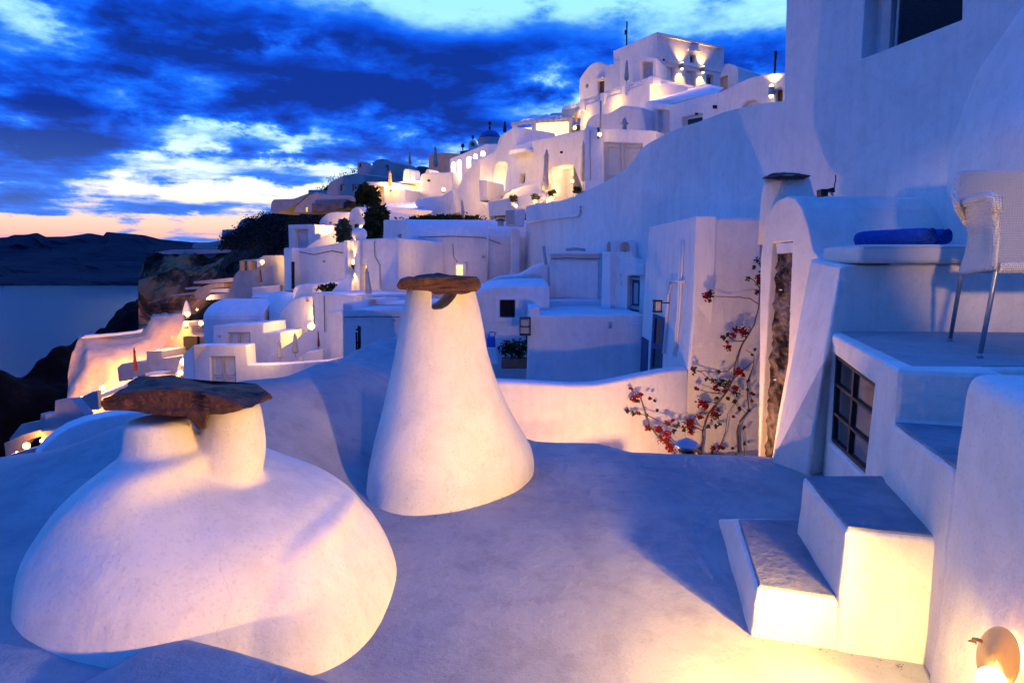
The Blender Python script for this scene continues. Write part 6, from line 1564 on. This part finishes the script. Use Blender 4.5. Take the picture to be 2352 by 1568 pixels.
# lit terrace in the middle distance
u4 = H('cream lit house front with a deep open doorway behind the round dark tree', 870, 440, 45)
pU4 = Pl(834, 46, 900, 44, 440)
dq = k('2', (1242, 455), (1332, 458), (1332, 640), (1250, 640))
wall(u4, 'wall', pU4, k('2', (1138, 412), (1372, 420), (1380, 480), (1530, 485), (1530, 720), (1150, 720)), 3, 'plasterN', [dq], .6, .06)
door(u4, pU4, dq, .5, 'tan', 1)
u5 = H('terrace wall glowing yellow under a thin white canopy in the middle distance', 940, 415, 47)
wall(u5, 'wall', Pl(900, 48, 968, 46, 410), k('2', (1410, 420), (1560, 400), (1575, 368), (1672, 366), (1680, 560), (1410, 560)), 2, 'plaster', bevel=.04)
wall(u5, 'canopy', Pl(900, 46, 968, 44, 410), k('2', (1420, 418), (1640, 402), (1640, 412), (1420, 432)), 1.5, 'plaster', bevel=0)
for x, y, pw_ in ((1560, 450, 95), (1640, 430, 60), (1470, 455, 60), (1290, 440, 45)):
    (a, b), = k('2', (x, y)); light('terrace_light', P(a, b, 44.3), pw_, (1, .60, .22), .12)
u6 = H('pale violet wall with two stub chimneys stepping up to the glowing slots', 980, 430, 43)
pU6 = Pl(930, 45, 1040, 42, 430)
wall(u6, 'wall', pU6, k('2', (1530, 720), (1530, 495), (1655, 490), (1672, 345), (1740, 325), (1880, 332), (1960, 320), (1965, 720)), 2.5, 'plasterN', bevel=.06)
for x0, x1, y0, y1 in ((1512, 1570, 298, 400), (1715, 1745, 300, 345)):
    wall(u6, 'chimney', Pl(930, 44.5, 1040, 41.8, 430), k('2', (x0 - 8, y1), (x0, y0 + 12), (x0 + 10, y0), (x1 - 10, y0), (x1, y0 + 12), (x1 + 8, y1)), 1.0, 'plasterN', bevel=.08)
umbrella(548.8 + 1392 * .25, 313.6 + 315 * .25, 313.6 + 495 * .25, 44, 'yellow lit closed umbrella at the end of the thin canopy', 'canvasO', .26)
u7 = H('broad blue roof slabs stepping down below the pale violet wall', 930, 465, 38)
hull(u7, 'roof', [P(x, y, Y) for (x, y), Y in zip(k('2', (1230, 660), (1330, 625), (1530, 600), (1640, 602), (1790, 682), (1500, 690)), (38, 42, 44, 43, 37, 37))] + [P(x, y + 12, Y) for (x, y), Y in zip(k('2', (1230, 660), (1790, 682), (1500, 690)), (38, 37, 37))], 'plaster', .05)
wall(u7, 'wall', Pl(950, 39, 1040, 36, 450), k('2', (1610, 580), (1700, 560), (1860, 545), (1900, 520), (1960, 480), (2000, 700), (1800, 760), (1620, 640)), 2, 'plasterN', bevel=.06)
# far grey houses
cg = H('grey gabled church front on the far skyline', 880, 380, 92)
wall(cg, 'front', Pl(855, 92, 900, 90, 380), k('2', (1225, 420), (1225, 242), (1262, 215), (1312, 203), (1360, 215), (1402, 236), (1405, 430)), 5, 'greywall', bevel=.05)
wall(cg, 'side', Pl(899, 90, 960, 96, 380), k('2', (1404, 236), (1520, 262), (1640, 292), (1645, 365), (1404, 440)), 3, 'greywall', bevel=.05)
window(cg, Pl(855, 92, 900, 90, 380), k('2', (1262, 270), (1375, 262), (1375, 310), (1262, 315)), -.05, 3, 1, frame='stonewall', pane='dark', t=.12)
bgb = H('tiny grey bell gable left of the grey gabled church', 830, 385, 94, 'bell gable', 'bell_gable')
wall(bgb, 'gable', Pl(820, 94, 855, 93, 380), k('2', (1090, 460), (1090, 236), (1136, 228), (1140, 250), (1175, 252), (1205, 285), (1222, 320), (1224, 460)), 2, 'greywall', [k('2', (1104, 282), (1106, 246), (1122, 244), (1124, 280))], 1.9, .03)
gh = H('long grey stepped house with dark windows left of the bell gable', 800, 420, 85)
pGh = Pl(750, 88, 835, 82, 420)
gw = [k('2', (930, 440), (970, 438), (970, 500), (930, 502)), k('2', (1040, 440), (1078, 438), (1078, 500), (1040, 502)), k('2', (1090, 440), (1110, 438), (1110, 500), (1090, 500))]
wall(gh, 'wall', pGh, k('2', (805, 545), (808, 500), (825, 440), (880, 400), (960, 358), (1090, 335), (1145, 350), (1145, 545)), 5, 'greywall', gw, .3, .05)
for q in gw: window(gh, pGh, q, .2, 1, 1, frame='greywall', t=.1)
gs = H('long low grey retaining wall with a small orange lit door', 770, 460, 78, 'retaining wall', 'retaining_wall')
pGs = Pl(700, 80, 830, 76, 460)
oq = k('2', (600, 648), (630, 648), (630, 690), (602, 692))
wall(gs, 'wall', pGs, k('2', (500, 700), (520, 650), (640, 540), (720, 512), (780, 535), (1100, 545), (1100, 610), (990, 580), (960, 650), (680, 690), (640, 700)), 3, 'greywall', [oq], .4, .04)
qpart(gs, 'lit_door', pGs, oq, .3, .42, 'litdoor')
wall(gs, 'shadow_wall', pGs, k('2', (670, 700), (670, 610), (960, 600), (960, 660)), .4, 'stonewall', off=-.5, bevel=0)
hh = H('pale house with a rounded left corner low on the far hillside', 655, 475, 95)
wall(hh, 'wall', Pl(620, 97, 690, 94, 475), k('2', (290, 700), (292, 640), (300, 600), (320, 578), (500, 572), (560, 550), (640, 520), (560, 600), (420, 680), (360, 705)), 4, 'greywall', bevel=.05)
hh = H('small grey box house on the slope above the far hillside', 720, 440, 96)
wall(hh, 'wall', Pl(705, 97, 735, 96, 440), k('2', (635, 520), (638, 490), (740, 488), (745, 530)), 4, 'greywall', bevel=.04)
hh = H('small blue domed hut at the very end of the ridge', 560, 512, 165)
wall(hh, 'wall', FP(165), k('2', (-10, 870), (-8, 800), (20, 765), (60, 748), (110, 748), (130, 770), (60, 850)), 4, 'greywall', bevel=.1)
hh = H('tiny grey box at the foot of the dark ridge', 530, 538, 170)
wall(hh, 'wall', FP(170), k('1', (1375, 215), (1378, 155), (1475, 150), (1480, 215)), 5, 'greywall', bevel=.1)
# small fittings on the plain walls
def fitting(parent, name, pl, pts, r, mat, off=-.03): return tubes(parent, name, [[pl.hit(x, y) + pl.n * off for x, y in pts]], r, mat, 6)
fitting(bi, 'cable', pI2, [(960, 545), (1040, 543), (1110, 546), (1150, 560)], .012, 'iron'); fitting(bi, 'rain_pipe', pI2, [(1120, 505), (1121, 560), (1119, 640)], .035, 'plaster')
fitting(bi, 'cable', pI2, [(1040, 560), (1042, 590), (1052, 604)], .010, 'iron')
fitting(be, 'rain_spout', pE, [(1400, 738), (1400, 752)], .03, 'greywall', -.12)




fitting(bgd, 'cable', pGd, k('a', (760, 450), (900, 446), (1100, 452), (1170, 448)), .010, 'iron', -.08)
fitting(l5, 'cable', p5, k('3', (1260, 360), (1262, 500), (1268, 700)), .010, 'iron'); fitting(l6, 'cable', p6, k('3', (1440, 560), (1700, 555), (1950, 558)), .008, 'iron')
fitting(bk, 'cable', pK, k('2', (560, 1060), (700, 1085), (860, 1050), (960, 1070)), .012, 'iron')
fitting(g, 'cable', pg, k('5', (250, 1040), (252, 1300), (255, 1500)), .014, 'steel')
fitting(th_, 'cable', pT, k('2', (1250, 960), (1252, 1100), (1300, 1180), (1302, 1400)), .010, 'iron')
def wallvent(parent, pl, x, y, s, mat='greywall'):
    return qpart(parent, 'vent', pl, [(x - s, y - s), (x + s, y - s), (x + s, y + s), (x - s, y + s)], -.03, .02, mat)
wallvent(bi, pI2, 1110, 590, 3); wallvent(l3, p3_, 505, 772, 2.5); wallvent(l6, p6, 905, 735, 3); wallvent(bk, pK, 745, 600, 2.5); wallvent(be, pE, 1450, 760, 3); wallvent(n1, pN, 1290, 350, 2.5, 'dark'); wallvent(h3, p3h, 1600, 262, 2.5, 'dark')
wallvent(h4, p4h, 1642, 246, 4, 'dark'); wallvent(t1_, pRf, 1524, 138, 2, 'dark'); wallvent(u6, pU6, 985, 415, 2.5, 'dark'); wallvent(u2, pU2, 760, 512, 2.5, 'terracotta')

# broad unseen fills added to warm the house walls
for x, y, Y, pw_ in ((600, 790, 14.0, 26), (500, 800, 13.4, 14), (760, 730, 14.2, 20), (560, 720, 16.0, 16), (840, 640, 16.5, 12), (1000, 600, 19.0, 14), (700, 600, 20.0, 22), (1150, 400, 27.5, 110), (1270, 410, 24.5, 40), (1440, 330, 19.5, 40), (1560, 250, 19.5, 40),
                    (1400, 240, 27, 60), (960, 440, 40, 160), (880, 420, 43, 120), (1060, 420, 33, 90), (740, 540, 24.5, 50), (1700, 240, 17.5, 20), (1570, 150, 29, 70)):
    light('village_fill_light', P(x, y, Y), pw_, WARM, .3)
# ---------------------------------------------------------------- near lights
light('near_lamp_light', (1.62, 1.98, -1.36), 1050, (1.0, .55, .12), .045, spot=154, aim=(-2.2, 3.3, -1.0), blend=1.0)
light('near_lamp_glow', (1.58, 1.86, -1.40), 62, (1.0, .62, .14), .05, spot=120, aim=(1.45, 2.9, -1.85), blend=1.0)
light('terrace_chair_light', (1.3, .6, .35), 420, (1.0, .60, .26), .06, spot=26, aim=(3.85, 4.4, .22), blend=.9)  # unseen spot added off frame to brighten the armchair
light('front_fill_light', (1.2, -1.2, -1.42), 430, (1.0, .50, .08), .10, spot=112, aim=(-1.2, 4.2, -1.35), blend=1.0)   # unseen fill added behind the camera to light the chimneys from the front
S.cycles.adaptive_threshold = .03; S.cycles.adaptive_min_samples = 16
S.cycles.max_bounces = 5; S.cycles.diffuse_bounces = 3; S.cycles.glossy_bounces = 2; S.cycles.use_denoising = True
S.cycles.sample_clamp_indirect = 4.0; S.cycles.caustics_reflective = False; S.cycles.caustics_refractive = False
# crumbs and dirt gathered where the plaster meets the roof
rnd = random.Random(5); bm = bmesh.new()
def crumbs(ring, n, spread):
    for i in range(n):
        a = rnd.choice(ring)
        x, y = a.x + rnd.gauss(0, spread), a.y + rnd.gauss(0, spread)
        zz = max(RZ(x, y), -1.8) if x < -1.2 else -1.8
        s = rnd.uniform(.003, .009)
        zz += .008
        for v in (0,):
            c_ = Vector((x, y, zz)); p = [c_ + Vector((rnd.uniform(-1, 1), rnd.uniform(-1, 1), rnd.uniform(-.2, .8))) * s for _ in range(4)]
            q = [bm.verts.new(t_) for t_ in p]
            for f in ((0, 1, 2), (0, 1, 3), (1, 2, 3), (0, 2, 3)): bm.faces.new([q[j] for j in f])
crumbs([Vector((-.47 + .74 * math.cos(a), 5.25 + .84 * math.sin(a) + .37 * math.cos(a), 0)) for a in [math.pi * (1 + j / 60) for j in range(60)]], 160, .03)
crumbs([Vector((-.69 - .16 * f, 3.5 - .9 * f, 0)) for f in [j / 40 for j in range(40)]], 110, .03)
crumbs([Vector((1.17 + .66 * f, 2.89 - .27 * f, 0)) for f in [j / 40 for j in range(40)]], 50, .02)
tag(link('grit', finish(bm), 'bark'), 'brown grit gathered along the foot of the plaster', kind='stuff')
